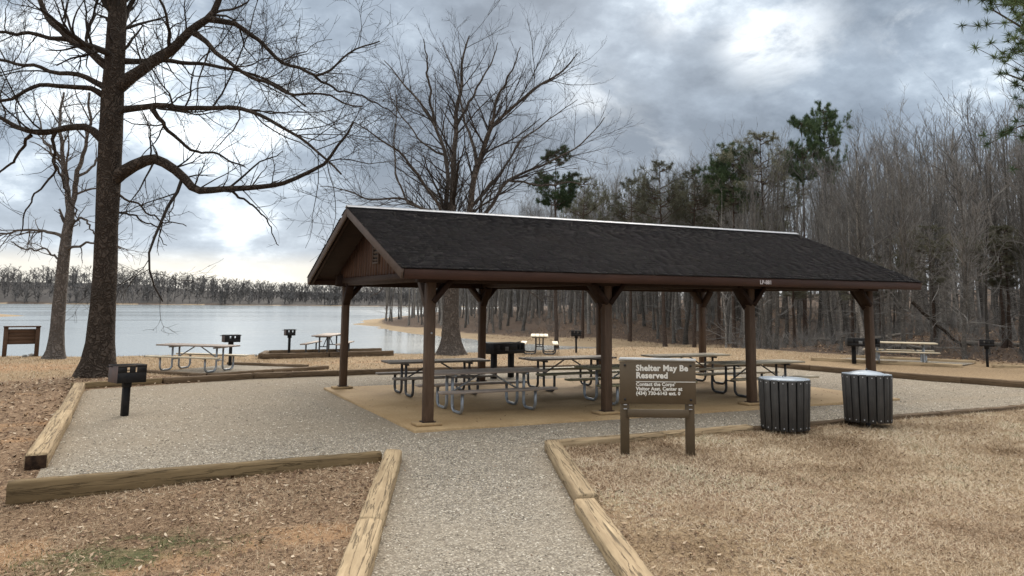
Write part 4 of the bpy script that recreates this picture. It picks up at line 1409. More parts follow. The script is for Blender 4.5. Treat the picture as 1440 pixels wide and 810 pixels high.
hero_tree('oak_tree', (135, 533),
          [(134, 536, 57.4), (136, 520, 49.6), (139, 500, 40.9), (141, 480, 37.4), (145, 430, 33.1), (148, 380, 31.3), (150, 320, 29.6), (153, 250, 31.3), (156, 190, 31.3), (158, 140, 30.4), (161, 90, 27.8), (164, 40, 26.1), (166, 0, 23.5), (168, -60, 19.1), (170, -130, 13.1), (176, -200, 7.0)],
          oak_limbs, 'huge bare oak with thick dark trunk and spreading limbs left of the shelter', 'bark_oak', 'twig_oak', 11, 0.20, 1.0, sides=22, levels=OAK_LEV)

mid_limbs = [
    ([(634, 372), (636, 296), (639, 233), (641, 175), (647, 117), (651, 78), (660, 50)], 11.4, 1.5, 0.0),
    ([(638, 372), (659, 296), (671, 233), (678, 210), (690, 175), (713, 156), (760, 121), (800, 92), (812, 75)], 9.7, 1.2, -0.2),
    ([(632, 370), (628, 288), (626, 218), (612, 175), (593, 148), (562, 113), (540, 85)], 7.9, 1.2, 0.3),
    ([(630, 355), (620, 288), (589, 249), (558, 210), (523, 190), (496, 171)], 6.2, 1.2, -0.3),
    ([(642, 360), (672, 310), (690, 290), (713, 253), (748, 237), (790, 222), (820, 200), (850, 165)], 7.9, 1.2, 0.3),
    ([(671, 233), (666, 205), (655, 170), (648, 140), (638, 100), (622, 60)], 5.3, 1.0, 0.25, -0.87),
    ([(620, 300), (590, 290), (570, 285), (554, 233), (558, 163), (556, 130)], 4.4, 1.0, 0.4, -0.50),
    ([(630, 345), (600, 295), (560, 276), (520, 280), (485, 265), (450, 262)], 5.3, 1.0, 0.1),
    ([(690, 175), (700, 130), (722, 95), (732, 66)], 4.4, 1.0, -0.3, -1.24),
    ([(640, 180), (668, 130), (690, 90), (700, 60)], 4.4, 1.0, 0.3),
    ([(612, 175), (602, 120), (600, 80), (596, 55)], 4.4, 1.0, -0.3, 1.80),
    ([(713, 253), (760, 262), (800, 255), (838, 262)], 3.5, 1.0, -0.3, 1.16),
    ([(646, 360), (690, 370), (730, 395), (765, 425)], 4.4, 1.0, 0.2),
    ([(628, 360), (580, 380), (545, 400), (520, 418)], 3.5, 1.0, -0.4),
    ([(659, 296), (700, 250), (730, 200), (775, 165), (812, 140)], 4.4, 1.0, 0.5, -0.50),
    ([(626, 218), (600, 205), (560, 160), (545, 120)], 3.5, 1.0, 0.5, 1.40),
]
MID_LEV = [(2.2, (0.15, 0.40), (25, 58), 0.12, 0.08, 7, 0.42, 0.009, 4, 0.0, None),
           (2.9, (0.3, 0.6), (22, 52), 0.10, 0.09, 6, 0.52, 0.0065, 3, 0.0, None),
           (2.6, (0.35, 0.75), (20, 45), 0.10, 0.08, 5, 0.6, 0.0046, 3, 0.0, None),
           (1.8, (0.4, 0.9), (20, 45), 0.08, 0.08, 4, 0.7, 0.0038, 3, 0.0, None)]
hero_tree('hardwood_tree', (634, 498),
          [(634, 500, 44), (634, 492, 35), (634, 480, 28), (634, 460, 23), (634, 435, 21.5), (635, 400, 21), (635, 375, 21), (636, 350, 24), (636, 320, 16)],
          mid_limbs, 'bare vase shaped tree at the cove directly behind the shelter roof', 'bark_mid', 'twig_mid', 23, 0.2, 1.0, sides=16, levels=MID_LEV, flare_h=1.2)

sec_limbs = [
    ([(99, 300), (95, 268), (91, 240), (87, 200), (84, 165), (90, 130)], 9, 3, 0.1),
    ([(99, 300), (107, 249), (114, 228), (121, 205), (129, 170), (126, 130)], 8, 3, -0.1),
    ([(92, 338), (75, 328), (58, 322), (27, 324), (0, 330), (-30, 325)], 5, 2, 0.3),
    ([(95, 351), (112, 346), (129, 342), (150, 336), (170, 350)], 4, 2, -0.3),
    ([(97, 312), (112, 305), (125, 315), (134, 330)], 4, 2, 0.3),
    ([(91, 240), (75, 220), (60, 190), (52, 160)], 4, 2, 0.4, 0.18),
    ([(107, 249), (130, 235), (150, 205), (158, 170)], 4, 2, 0.4, -0.16),
    ([(88, 370), (65, 350), (35, 352), (15, 340)], 3, 1.6, -0.4),
]
SEC_LEV = [(2.2, (0.25, 0.65), (25, 65), 0.10, 0.14, 7, 0.5, 0.010, 4, 0.01, None),
           (2.8, (0.3, 0.7), (25, 60), 0.05, 0.14, 6, 0.55, 0.0075, 3, 0.02, None),
           (3.0, (0.4, 0.85), (25, 60), 0.03, 0.12, 4, 0.65, 0.006, 3, 0.02, None)]
hero_tree('hardwood_tree', (76, 504),
          [(76, 506, 28), (78, 496, 22), (80, 470, 18.5), (83, 430, 17), (86, 400, 16), (90, 360, 15), (94, 330, 14), (99, 298, 12)],
          sec_limbs, 'slimmer pale grey forked tree at the lake edge between notice board and oak', 'bark_grey', 'twig_mid', 31, 0.4, 1.0, sides=14, levels=SEC_LEV)


def wood_tree_meshes(seed, H, r0, crown_from=0.35, spread=0.30, understory=False, stems=1):
    """woodland hardwood: one to three rising stems, upswept limbs and fine twigs"""
    r = np.random.default_rng(seed)
    K = 16
    SP, SR = [], []
    for st_ in range(stems):
        hh = H * (0.96 if st_ == 0 else r.uniform(0.72, 0.86))
        z = np.linspace(-0.25, hh, K)
        lean = r.normal(0, 0.045, 2) if st_ == 0 else r.normal(0, 0.11, 2)
        xy = np.cumsum(r.normal(0, 0.085, (K, 2)), 0) * 0.9
        xy = smooth_poly(xy, 1)
        fork = 0.0 if st_ == 0 else r.uniform(0.1, 0.35) * H
        xy = xy - xy[0] + lean * np.maximum(z - fork, 0)[:, None]
        if st_:
            k0 = int(np.searchsorted(z, fork))
            xy[:k0 + 1] = SP[0][:k0 + 1, :2]
            xy[k0 + 1:] += SP[0][k0, :2] - xy[k0 + 1] * 0.6
        P = np.concatenate([xy, z[:, None]], 1)
        R = r0 * (1 if st_ == 0 else 0.72) * (1 - np.linspace(0, 1, K) ** 1.15 * 0.9)
        if st_ == 0:
            R[0] *= 1.6; R[1] *= 1.15
        else:
            R[:max(k0 - 1, 0)] *= 0.6
        SP.append(P); SR.append(R)
    P, R = np.stack(SP), np.stack(SR)
    tv, tq = tubes(P, R, 8)
    tm = mesh_np('trunk', tv, tq, None, M['bark_wood'], True)
    n1 = np.array([20 if not understory else 14] + [12] * (stems - 1))
    b1P, b1R = children_of(P, R, r, n1, (spread * 0.5, spread * 1.3), (22, 52), 0.26, 0.11, 8, 0.5, crown_from, 1.0, 0.8, 0.013, H, -0.02)
    st, sR = children_of(P, R, r, np.array([10] + [4] * (stems - 1)), (0.05, 0.2), (50, 90), 0.0, 0.14, 6, 0.3, 0.10, 0.6, 0.5, 0.010, H, 0.0)
    b2P, b2R = children_of(b1P, b1R, r, 2.5, (0.25, 0.65), (22, 55), 0.2, 0.12, 6, 0.52, 0.12, 1.0, 0.5, 0.0095)
    b3P, b3R = children_of(b2P, b2R, r, 2.1, (0.35, 0.8), (20, 50), 0.14, 0.10, 4, 0.6, 0.1, 1.0, 0.35, 0.0075)
    b4P, b4R = children_of(st, sR, r, 1.8, (0.35, 0.7), (25, 60), 0.05, 0.14, 4, 0.6, 0.1, 1.0, 0.3, 0.008)
    v, q = pack([(b1P, b1R, 4), (st, sR, 3), (b2P, b2R, 3), (b3P, b3R, 3), (b4P, b4R, 3)])
    return tm, mesh_np('crown', v, q, None, M['twig_wood'], False)


def needle_tufts(P, r, size, per):
    """clumps of thin needle blades round points P"""
    n = len(P) * per
    c = np.repeat(P, per, 0)
    d = r.normal(size=(n, 3)); d[:, 2] += 0.35
    d /= np.linalg.norm(d, axis=1, keepdims=True)
    s = size * r.uniform(0.6, 1.25, n)[:, None]
    side = np.cross(d, r.normal(size=(n, 3))); side /= np.linalg.norm(side, axis=1, keepdims=True) + 1e-9
    a = c + d * s * 0.08
    V = np.stack([a - side * s * 0.042, a + side * s * 0.042, c + d * s], 1).reshape(-1, 3)
    return V, np.arange(n * 3).reshape(-1, 3)


def pine_meshes(seed, H, r0, crown_from=0.6, spread=2.2, nb_=34, needles='needles', tuft=0.30, per=42, per_m=3.6, r_lo=1.0):
    r = np.random.default_rng(seed)
    K = 14
    z = np.linspace(-0.25, H, K)
    xy = np.cumsum(r.normal(0, 0.05, (K, 2)), 0); xy -= xy[0]
    P = np.concatenate([xy, z[:, None]], 1)
    R = r0 * (1 - np.linspace(0, 1, K) * 0.9); R[0] *= 1.4
    tv, tq = tubes(P[None], R[None], 9)
    tm = mesh_np('trunk', tv, tq, None, M['bark_pine'], True)
    t = crown_from + (1 - crown_from) * r.random(nb_)
    zz = t * H
    az = r.random(nb_) * 2 * math.pi
    prof = np.sin(np.clip((t - crown_from) / (1 - crown_from) * 0.85 + 0.12, 0, 1) * math.pi) ** 0.7
    ln = spread * prof * r.uniform(0.55, 1.15, nb_) + 0.25
    K2 = 6
    bP = np.zeros((nb_, K2, 3))
    base = np.stack([np.interp(zz, P[:, 2], P[:, 0]), np.interp(zz, P[:, 2], P[:, 1]), zz], 1)
    rise = r.uniform(-0.05, 0.45, nb_)
    for k in range(K2):
        f = k / (K2 - 1)
        bP[:, k] = base + np.stack([np.cos(az), np.sin(az), rise + 0.25 * f], 1) * (ln * f)[:, None]
    bP[:, 1:] += r.normal(0, 0.06, bP[:, 1:].shape)
    bR = np.maximum(r0 * 0.22 * np.linspace(1, 0.3, K2)[None, :] * np.ones((nb_, 1)), 0.012)
    sP, sR = children_of(bP, bR, r, per_m, (0.25, 0.55), (30, 65), 0.15, 0.1, 4, 0.6, 0.25, 1.0, 0.25, 0.008)
    sn, sRn = children_of(P[None], R[None], r, np.array([14]), (0.04, 0.11), (60, 95), 0.0, 0.08, 4, 0.2, 0.2, crown_from, 0.4, 0.012, H)
    v, q = pack([(bP, bR, 4), (sP, sR, 3), (sn, sRn, 3)])
    bm_ = mesh_np('branches', v, q, None, M['bark_pine'], False)
    tips = np.concatenate([sP[:, -1], sP[:, -2], sP[:, 1] * 0.5 + sP[:, 2] * 0.5, bP[:, -1], bP[:, -2]])
    V, T = needle_tufts(tips, r, tuft, per)
    nm = mesh_np('crown', V, None, T, M[needles], False)
    return tm, bm_, nm


def place_tree(name, meshes, loc, rz, sc, label, group, cat='tree'):
    root = empty(name, loc, rz)
    root.scale = (sc[0], sc[0], sc[1])
    tag(root, label, cat, group)
    for me in meshes:
        o = link(me.name.split('.')[0], me, root)
        if o.name.startswith('branches'):
            o['kind'] = 'stuff'
    return root


variants = [wood_tree_meshes(50 + i, 14.5, 0.125 + 0.018 * (i % 4), 0.34 + 0.06 * (i % 3), 0.22 + 0.04 * (i % 3), False, (1, 2, 1, 1, 3, 1, 2)[i]) for i in range(7)]
slim = [wood_tree_meshes(70 + i, 10.0, 0.05 + 0.008 * i, 0.25, 0.2, True) for i in range(4)]
pines = [pine_meshes(90, 17, 0.2, 0.70, 1.8, 40), pine_meshes(91, 17, 0.2, 0.66, 2.2, 44), pine_meshes(92, 14, 0.18, 0.5, 2.3, 40, 'needles_dull', 0.30, 18)]


def cam_polar(u, dist):
    d = ray(u, 425)[:2]
    d = d / np.linalg.norm(d)
    return CAM[0] + d[0] * dist, CAM[1] + d[1] * dist


rw = np.random.default_rng(5)
n_tree = 0
cells = set()
SKY_U = [480, 560, 600, 700, 780, 850, 950, 1000, 1100, 1200, 1250, 1300, 1400, 1500, 1700]
SKY_V = [372, 335, 318, 305, 275, 252, 258, 240, 236, 198, 180, 176, 165, 152, 140]


def tall(u, dist, z):
    """tree height that keeps the wood's outline at this bearing"""
    v = np.interp(u, SKY_U, SKY_V)
    return 2.2 + (419 + u * 0.0098 - 3 - v) / F_PX * dist - z




def woods_ok(x, y, margin=0.5, gap=1.1):
    if -sdist(np.array([x]), np.array([y]), WOODS)[0] < margin or lake_d(np.array([x]), np.array([y]))[0] < 3:
        return False
    key = (int(x / gap), int(y / gap))
    if key in cells:
        return False
    cells.add(key)
    return True


tries = 0
ZONES = [(560, 'over the tip of the wooded point'), (603, 'left of the front left post'), (680, 'between the front left post and the back row post'), (765, 'left of the pale cove table'),
         (850, 'just left of the middle front post'), (920, 'just right of the middle front post'), (987, 'left of the back row post near the sign'), (1056, 'between the two right hand posts'),
         (1140, 'above the left bin'), (1222, 'above the right bin'), (1320, 'behind the right woods table'), (1600, 'around the far right grill')]
while n_tree < 380 and tries < 30000:
    tries += 1
    if n_tree < 55:
        u = rw.uniform(512, 720); dist = rw.uniform(75, 140)
    elif n_tree < 190:
        u = rw.uniform(700, 1060); dist = rw.uniform(58, 115)
    else:
        u = rw.uniform(860, 1500); dist = 35.5 + rw.random() ** 1.1 * 60
    x, y = cam_polar(u, dist)
    if not woods_ok(x, y): continue
    wdp = -sdist(np.array([x]), np.array([y]), WOODS)[0]
    if wdp > 36: continue
    z = terrain(x, y).item() - 0.05
    small = rw.random() < (0.3 if u < 1060 else 0.18)
    me = slim[rw.integers(0, 4)] if small else variants[rw.integers(0, 7)]
    far_h = 0.74 if u < 690 else (0.85 if u < 780 else 1.06)
    h = float(np.clip(tall(u, dist, z) / 14.5 * (rw.uniform(0.82, 1.08) if u < 1120 else rw.uniform(0.68, 0.93)), 0.42, 1.2)) * (1.25 if small else 1.0)
    zone = next(t for k, t in ZONES if u < k)
    row = 'front row of the woods' if wdp < 6 else ('middle of the woods' if wdp < 16 else 'deep in the woods')
    zone = zone.replace('left of the back row post near the sign', 'left of the sign side back post').replace('between the front left post and the back row post', 'between front left and back post')
    lab = ('slender bare sapling, ' if small else 'bare grey tree, ') + row + ', ' + zone
    grp = ('saplings ' if small else 'trees ') + zone + ', ' + row
    place_tree('bare_sapling' if small else 'bare_tree', me, (x, y, z), rw.uniform(0, 6.28), (h * rw.uniform(0.85, 1.25), h), lab, grp)
    n_tree += 1

# skyline pines, each where it stands
for (u, vtop, dist, kind, w, lb) in [(783, 214, 64, 0, 0.95, 'dark round topped pine rising just right of the vase shaped tree'),
                                     (935, 238, 66, 2, 1.0, 'dull round headed pine in the bare woods above the middle of the roof'),
                                     (1032, 216, 60, 1, 0.8, 'dark flat topped pine above the right part of the roof'),
                                     (1082, 205, 60, 2, 1.15, 'broad brownish green pine between two darker pines on the skyline'),
                                     (1132, 186, 58, 0, 0.62, 'tall thin pine left of the tallest skyline pine'),
                                     (1166, 170, 60, 1, 0.62, 'tallest skyline pine with a dark tufted crown'),
                                     (818, 258, 72, 2, 0.9, 'dull pine just right of the dark round topped one'),
                                     (885, 262, 70, 2, 0.9, 'low dull pine between the roof middle and the round headed pine'),
                                     (975, 250, 66, 2, 0.8, 'narrow dull pine left of the small skyline pine'),
                                     (1010, 260, 70, 2, 1.0, 'small dull pine low in the skyline left of the flat topped pine')]:
    x, y = cam_polar(u, dist)
    z = terrain(x, y).item()
    hz = 419 + u * 0.0098 - 3
    H = CAM[2] + (hz - vtop) / F_PX * dist - z
    base_h = 14 if kind == 2 else 17
    place_tree('pine_tree', pines[kind], (x, y, z), rw.uniform(0, 6), (w, H / base_h), lb, 'pines standing in the bare woods')

# near pine just outside the right edge; its boughs reach into the frame
x, y = cam_polar(1648, 15.5)
npine = pine_meshes(97, 10.0, 0.2, 0.30, 2.15, 120, 'needles', 0.14, 52, 6.5)
place_tree('pine_tree', npine, (x, y, terrain(x, y).item()), 0.6, (1.0, 1.0), 'near green pine whose boughs reach in at the upper right frame edge', 'pines standing in the bare woods')

# evergreen understory at the right
for i in range(9):
    x, y = cam_polar(rw.uniform(960, 1440), rw.uniform(41, 56))
    if -sdist(np.array([x]), np.array([y]), WOODS)[0] < 1.5: continue
    me = pines[2]
    place_tree('young_pine', me, (x, y, terrain(x, y).item()), rw.uniform(0, 6), (0.55, rw.uniform(0.28, 0.42)), 'young green evergreen low among the bare trees at the right', 'young evergreens in the right woods')


def merged_mass(name, label, pts, tree_v, tree_q, mat, hs, seed, wide=1.0):
    r = np.random.default_rng(seed)
    n = len(pts); nv = len(tree_v[0])
    Vs, Qs, off = [], [], 0
    for i in range(n):
        tv, tq = tree_v[i % len(tree_v)], tree_q[i % len(tree_q)]
        a = r.random() * 6.28
        ca, sa = math.cos(a), math.sin(a)
        h = hs[i]
        X = np.stack([tv[:, 0] * ca - tv[:, 1] * sa, tv[:, 0] * sa + tv[:, 1] * ca, tv[:, 2]], 1) * h * np.array([wide, wide, 1.0])
        Vs.append(X + pts[i]); Qs.append(tq + off); off += len(tv)
    o = link(name, mesh_np(name, np.concatenate(Vs), np.concatenate(Qs), None, mat))
    tag(o, label, None, None, 'stuff')
    return o


def lite_tree(seed, nb1, nb2, rt_, rb, rc_, up=0.3, cf=0.25, k1=4, k2=3, s2=3, lr1=(0.08, 0.2)):
    """unit-height bare tree with few faces"""
    r = np.random.default_rng(seed)
    z = np.linspace(0, 0.95, 6)
    P = np.stack([r.normal(0, 0.006, 6), r.normal(0, 0.006, 6), z], 1)
    R = rt_ * np.linspace(1, 0.15, 6)
    b1, r1 = children_of(P[None], R[None], r, np.array([nb1]), lr1, (26, 58), up, 0.09, k1, 0.5, cf, 1.0, 0.04, rb, 1.0)
    b2, r2 = children_of(b1, r1, r, nb2, (0.3, 0.7), (22, 52), 0.15, 0.1, k2, 0.6, 0.1, 1.0, 0.04, rc_)
    return pack([(P[None], R[None], 4), (b1, r1, 3), (b2, r2, s2)])


# the depth of the woods behind the individually built trees
lt = [lite_tree(200 + i, 22, 14, 0.0085, 0.0016, 0.0011, 0.25, 0.15, 4, 3, 2) for i in range(4)]
mp, mh = [], []
tries = 0
while len(mp) < 480 and tries < 20000:
    tries += 1
    u = rw.uniform(560, 1600); dist = rw.uniform(50, 150)
    x, y = cam_polar(u, dist)
    wdp = -sdist(np.array([x]), np.array([y]), WOODS)[0]
    if wdp < (3 if y > 70 else (9 if u < 1060 else 14)) or (u > 1060 and rw.random() < 0.65): continue
    z = terrain(x, y).item()
    mp.append((x, y, z - 0.1)); mh.append(min(tall(u, dist, z) * rw.uniform(0.72, 0.98), 19))
merged_mass('deep_woods', 'deep bare woods filling the slope behind the nearer trees', np.array(mp), [a for a, b in lt], [b for a, b in lt], M['twig_wood'], mh, 1)

# brush: low twiggy undergrowth along the woods edge and slope
bt = []
for i in range(4):
    r = np.random.default_rng(300 + i)
    st = np.zeros((7, 4, 3)); az = r.random(7) * 6.28
    for k in range(4):
        st[:, k] = np.stack([np.cos(az), np.sin(az), np.full(7, 1.3)], 1) * (k / 3 * r.uniform(0.3, 0.6, 7))[:, None]
    st[:, 1:, :] += r.normal(0, 0.04, (7, 3, 3))
    sR = np.full((7, 4), 0.007)
    b2, r2 = children_of(st, sR, r, 5.0, (0.3, 0.8), (20, 60), 0.15, 0.14, 4, 0.7, 0.1, 1.0, 0.1, 0.005)
    bt.append(pack([(st, sR, 3), (b2, r2, 3)]))
bp, bh = [], []
tries = 0
while len(bp) < 420 and tries < 20000:
    tries += 1
    u = rw.uniform(560, 1480); dist = rw.uniform(36, 100)
    x, y = cam_polar(u, dist)
    wdp = -sdist(np.array([x]), np.array([y]), WOODS)[0]
    if wdp < 0.8 or wdp > 25: continue
    bp.append((x, y, terrain(x, y).item() - 0.05)); bh.append(rw.uniform(0.5, 1.5))
merged_mass('undergrowth', 'leafless twiggy undergrowth on the woodland floor', np.array(bp), [a for a, b in bt], [b for a, b in bt], M['twig_wood'], bh, 2)

# the far shore: a wood that reads as one mass, and the little treed islet
ft = [lite_tree(400 + i, 12, 10, 0.011, 0.007, 0.0075, 0.25, 0.05, 3, 2, 2, (0.2, 0.42)) for i in range(6)]
fp_, fh = [], []
for i in range(3400):
    x = rw.uniform(-330, 330)
    y = 385 + rw.random() ** 1.3 * 150
    d = lake_d(np.array([x]), np.array([y]))[0]
    if d < 1.5: continue
    fp_.append((x, y, terrain(x, y).item() - 0.3)); fh.append(rw.uniform(6.5, 9.5))
merged_mass('far_woods', 'grey brown winter woods lining the far shore of the lake', np.array(fp_), [a for a, b in ft], [b for a, b in ft], M['twig_far'], fh, 3, 1.9)
ip, ih = [], []
for i in range(45):
    x = rw.uniform(-75, -26); y = rw.uniform(152, 190)
    if lake_d(np.array([x]), np.array([y]))[0] < 3.2 or x > -27.5 - rw.random() * 5: continue
    ip.append((x, y, terrain(x, y).item() - 0.2)); ih.append(rw.uniform(6, 9))
lt2 = [lite_tree(450 + i, 16, 14, 0.016, 0.004, 0.003) for i in range(3)]
if ip:
    merged_mass('islet_woods', 'small bare trees on the low islet at the left edge of the lake', np.array(ip), [a for a, b in lt2], [b for a, b in lt2], M['twig_far'], ih, 4)

# fallen logs and a leaning dead trunk in the right woods
for i, (u, dist, ln, ang, r_, lean, lb) in enumerate([(1075, 50, 5.0, -30, 0.10, 0.02, 'pale fallen log lying across the slope behind the front right post'),
                                                      (1230, 42, 3.0, -20, 0.12, 0.16, 'short pale log propped behind the right woods table'),
                                                      (1318, 40, 2.9, -48, 0.09, -0.8, 'dark dead trunk leaning over near the right woods table'),
                                                      (1420, 42, 4.0, -55, 0.12, 0.0, 'fallen log behind the far right grill'),
                                                      (1190, 47, 4.0, -70, 0.09, 0.05, 'thin fallen log on the slope between the bins'),
                                                      (1290, 40.5, 3.4, -40, 0.11, 0.0, 'fallen log lying just behind the right woods table')]):
    x, y = cam_polar(u, dist)
    z = terrain(x, y).item()
    a = math.radians(ang)
    P = np.array([[math.cos(a) * math.cos(lean) * t, math.sin(a) * math.cos(lean) * t, abs(math.sin(lean)) * ((t + ln / 2) if lean >= 0 else (ln / 2 - t))] for t in np.linspace(-ln / 2, ln / 2, 9)])
    P[1:-1] += np.random.default_rng(i).normal(0, 0.03, (7, 3))
    o = MB().tube(P, np.linspace(r_, r_ * 0.6, 9), 8).build('fallen_log', M['log'] if i != 2 else M['bark_oak'], None, True)
    o.location = (x, y, z + r_ * 0.8)
    tag(o, lb, 'log', 'fallen logs in the right woods')

# a few stones on the bank
for i, (u, v) in enumerate([(35, 503), (44, 502), (62, 504), (205, 502), (360, 501)]):
    d = ray(u, v); t = -CAM[2] / d[2]; p = CAM + d * t
    r = np.random.default_rng(500 + i)
    rad = r.uniform(0.06, 0.11)
    prof = [(0.001, -rad * 0.4), (rad * 0.8, -rad * 0.3), (rad, 0.05), (rad * 0.75, rad * 0.45), (rad * 0.3, rad * 0.62), (0.001, rad * 0.65)]
    mb = MB().lathe(prof, 10)
    mb.v[0] = mb.v[0] * (1 + r.normal(0, 0.10, mb.v[0].shape))
    o = mb.build('bank_stone', M['stone'], None)
    o.location = (p[0], p[1], terrain(p[0], p[1]).item() + rad * 0.2)
    tag(o, ['rounded grey stone on the bank under the notice board', 'larger grey stone on the bank under the notice board', 'grey stone on the bank beside the pale forked tree', 'grey stone on the bank right of the oak', 'grey stone on the bank left of the raised site'][i], 'stone', 'stones on the lake bank')

# ------------------------------------------------------------------ ground cover near the camera


def scatter(n, xr, yr, keep, r):
    x = r.uniform(*xr, n); y = r.uniform(*yr, n)
    k = keep(x, y, r)
    return x[k], y[k]


def in_view(x, y, m=0.05):
    dx, dy = x - CAM[0], y - CAM[1]
    f2 = fw[:2] / np.linalg.norm(fw[:2])
    zf = dx * f2[0] + dy * f2[1]
    xr = dx * rt[0] + dy * rt[1]
    return (zf > 3.5) & (np.abs(xr) < zf * (0.66 + m) + 0.8), zf


def off_pads(x, y, m=0.02):
    return np.minimum.reduce([sdist(x, y, PAD), sdist(x, y, SITE2), sdist(x, y, SITE3), sdist(x, y, SITER)]) > m


def gridval(A, x, y):
    i = np.clip(np.searchsorted(gx, x), 0, nx - 1); j = np.clip(np.searchsorted(gy, y), 0, ny - 1)
    return A[j, i]


def leaves(name, label, x, y, z, size, r, mat, flat=0.5, aspect=0.5, tint=None):
    n = len(x)
    a = r.random(n) * 6.283
    u = np.stack([np.cos(a), np.sin(a), r.normal(0, flat, n)], 1); u /= np.linalg.norm(u, axis=1, keepdims=True)
    w = np.cross(u, np.stack([r.normal(0, flat * 0.8, n), r.normal(0, flat * 0.8, n), np.ones(n)], 1)); w /= np.linalg.norm(w, axis=1, keepdims=True)
    nn = np.cross(u, w)
    s = size[:, None]
    c = np.stack([x, y, z], 1) + np.array([0, 0, 1.0]) * (s * 0.22 + 0.004)
    cu = s * r.uniform(-0.25, 0.35, (n, 1))
    asp = aspect * r.uniform(0.7, 1.3, (n, 1))
    V = np.stack([c - u * s * 0.5, c - u * s * 0.05 + w * s * asp * 0.5 + nn * cu * 0.6, c + u * s * 0.5 + nn * cu * 0.4, c + u * s * 0.02 - w * s * asp * 0.5 + nn * cu * 0.6], 1)
    b = np.arange(n)[:, None] * 4
    T = np.concatenate([b + np.array([[0, 2, 1]]), b + np.array([[0, 3, 2]])], 1).reshape(-1, 3)
    tt = np.repeat(r.random(n) if tint is None else tint, 4)
    o = link(name, mesh_np(name, V.reshape(-1, 3), None, T, mat, attrs={'tint': tt}))
    tag(o, label, None, None, 'stuff')
    return o


def blades(name, label, x, y, z, h, r, mat, lay=1.0, width=0.0045, tint=None):
    n = len(x)
    a = r.random(n) * 6.283
    d = np.stack([np.cos(a) * lay * r.uniform(0.2, 1.6, n), np.sin(a) * lay * r.uniform(0.2, 1.6, n), np.ones(n)], 1)
    d /= np.linalg.norm(d, axis=1, keepdims=True)
    sd_ = np.stack([-np.sin(a), np.cos(a), r.normal(0, 0.4, n)], 1)
    wd_ = (width * r.uniform(0.6, 1.5, n) * (h / 0.06) ** 0.5)[:, None]
    b0 = np.stack([x, y, z - 0.004], 1)
    V = np.stack([b0 - sd_ * wd_, b0 + sd_ * wd_, b0 + d * h[:, None]], 1)
    T = np.arange(n * 3).reshape(-1, 3)
    tt = np.repeat(r.random(n) if tint is None else tint, 3)
    o = link(name, mesh_np(name, V.reshape(-1, 3), None, T, mat, attrs={'tint': tt}))
    tag(o, label, None, None, 'stuff')
    return o


rs2 = np.random.default_rng(77)


def keep_grass(x, y, r):
    v, zf = in_view(x, y)
    g = 0.55 + 0.45 * smooth01(x, -1.5, 1.5) * (y < -2.3)
    g = g * (1 - 0.35 * gridval(A_lit, x, y) * (x < 1)) * (1 - 0.75 * gridval(A_clay, x, y))
    dens = np.clip((8.5 / np.maximum(zf, 6)) ** 1.6, 0, 1)
    return v & off_pads(x, y) & (r.random(len(x)) < g * dens * (0.45 + 0.9 * fbm(x * 1.7, y * 1.7, 3)))


x, y = scatter(980000, (-9, 17), (-9.5, -2.3), keep_grass, rs2)
_, zf = in_view(x, y)
blades('dry_grass', 'short dormant straw coloured lawn grass', x, y, terrain(x, y), rs2.uniform(0.03, 0.085, len(x)) * np.clip(zf / 9, 0.9, 1.6), rs2, M['straw'], 2.4, 0.0027, np.clip(0.62 * rs2.random(len(x)) + 1.5 * (fbm(x * 1.1 + 7, y * 1.1, 4) - 0.5) + np.where(x < 0, 0.02, 0.22), 0, 0.985))


def keep_far_grass(x, y, r):
    v, zf = in_view(x, y)
    return v & off_pads(x, y) & (lake_d(x, y) > 1.2) & (r.random(len(x)) < 0.25 + 0.5 * fbm(x * 0.9, y * 0.9, 3)) & (-sdist(x, y, WOODS) < 0)


x, y = scatter(110000, (-14, 30), (9.5, 22), keep_far_grass, rs2)
blades('bank_grass', 'thin straw grass on the lake bank and beyond the pad', x, y, terrain(x, y), rs2.uniform(0.03, 0.09, len(x)), rs2, M['straw'], 1.0, 0.007)


def keep_leaf(x, y, r):
    v, zf = in_view(x, y)
    g = 0.16 + 0.22 * (x > 0.5) + 0.95 * gridval(A_lit, x, y) - 0.5 * gridval(A_clay, x, y)
    dens = np.clip((9.0 / np.maximum(zf, 6)) ** 1.3, 0, 1)
    return v & off_pads(x, y, 0.0) & (r.random(len(x)) < g * dens * (0.3 + 1.2 * fbm(x * 1.2 + 4, y * 1.2, 3)))


x, y = scatter(230000, (-13, 14), (-9.5, 10.5), keep_leaf, rs2)
_, zf = in_view(x, y)
leaves('leaf_litter', 'scattered brown fallen leaves and leaf scraps', x, y, terrain(x, y), (0.016 + 0.075 * rs2.random(len(x)) ** 1.8) * np.where(x > 0.5, 0.62, 1.0) * np.clip(zf / 10, 0.85, 1.5), rs2, M['leaf'], 0.28, 0.42, np.where(x > 0.5, rs2.random(len(x)) ** 2.2, rs2.random(len(x)) ** 1.9))


def keep_green(x, y, r):
    v, zf = in_view(x, y)
    return v & off_pads(x, y) & (r.random(len(x)) < 1.3 * gridval(A_grn, x, y) ** 1.2 * (fbm(x * 3.5, y * 3.5, 4) > 0.47) * 0.55)


x, y = scatter(160000, (-8, 9), (-8.5, -2.8), keep_green, rs2)
blades('green_grass', 'thin patches of green winter grass', x, y, terrain(x, y), rs2.uniform(0.025, 0.06, len(x)), rs2, M['green_grass'], 0.9, 0.004)


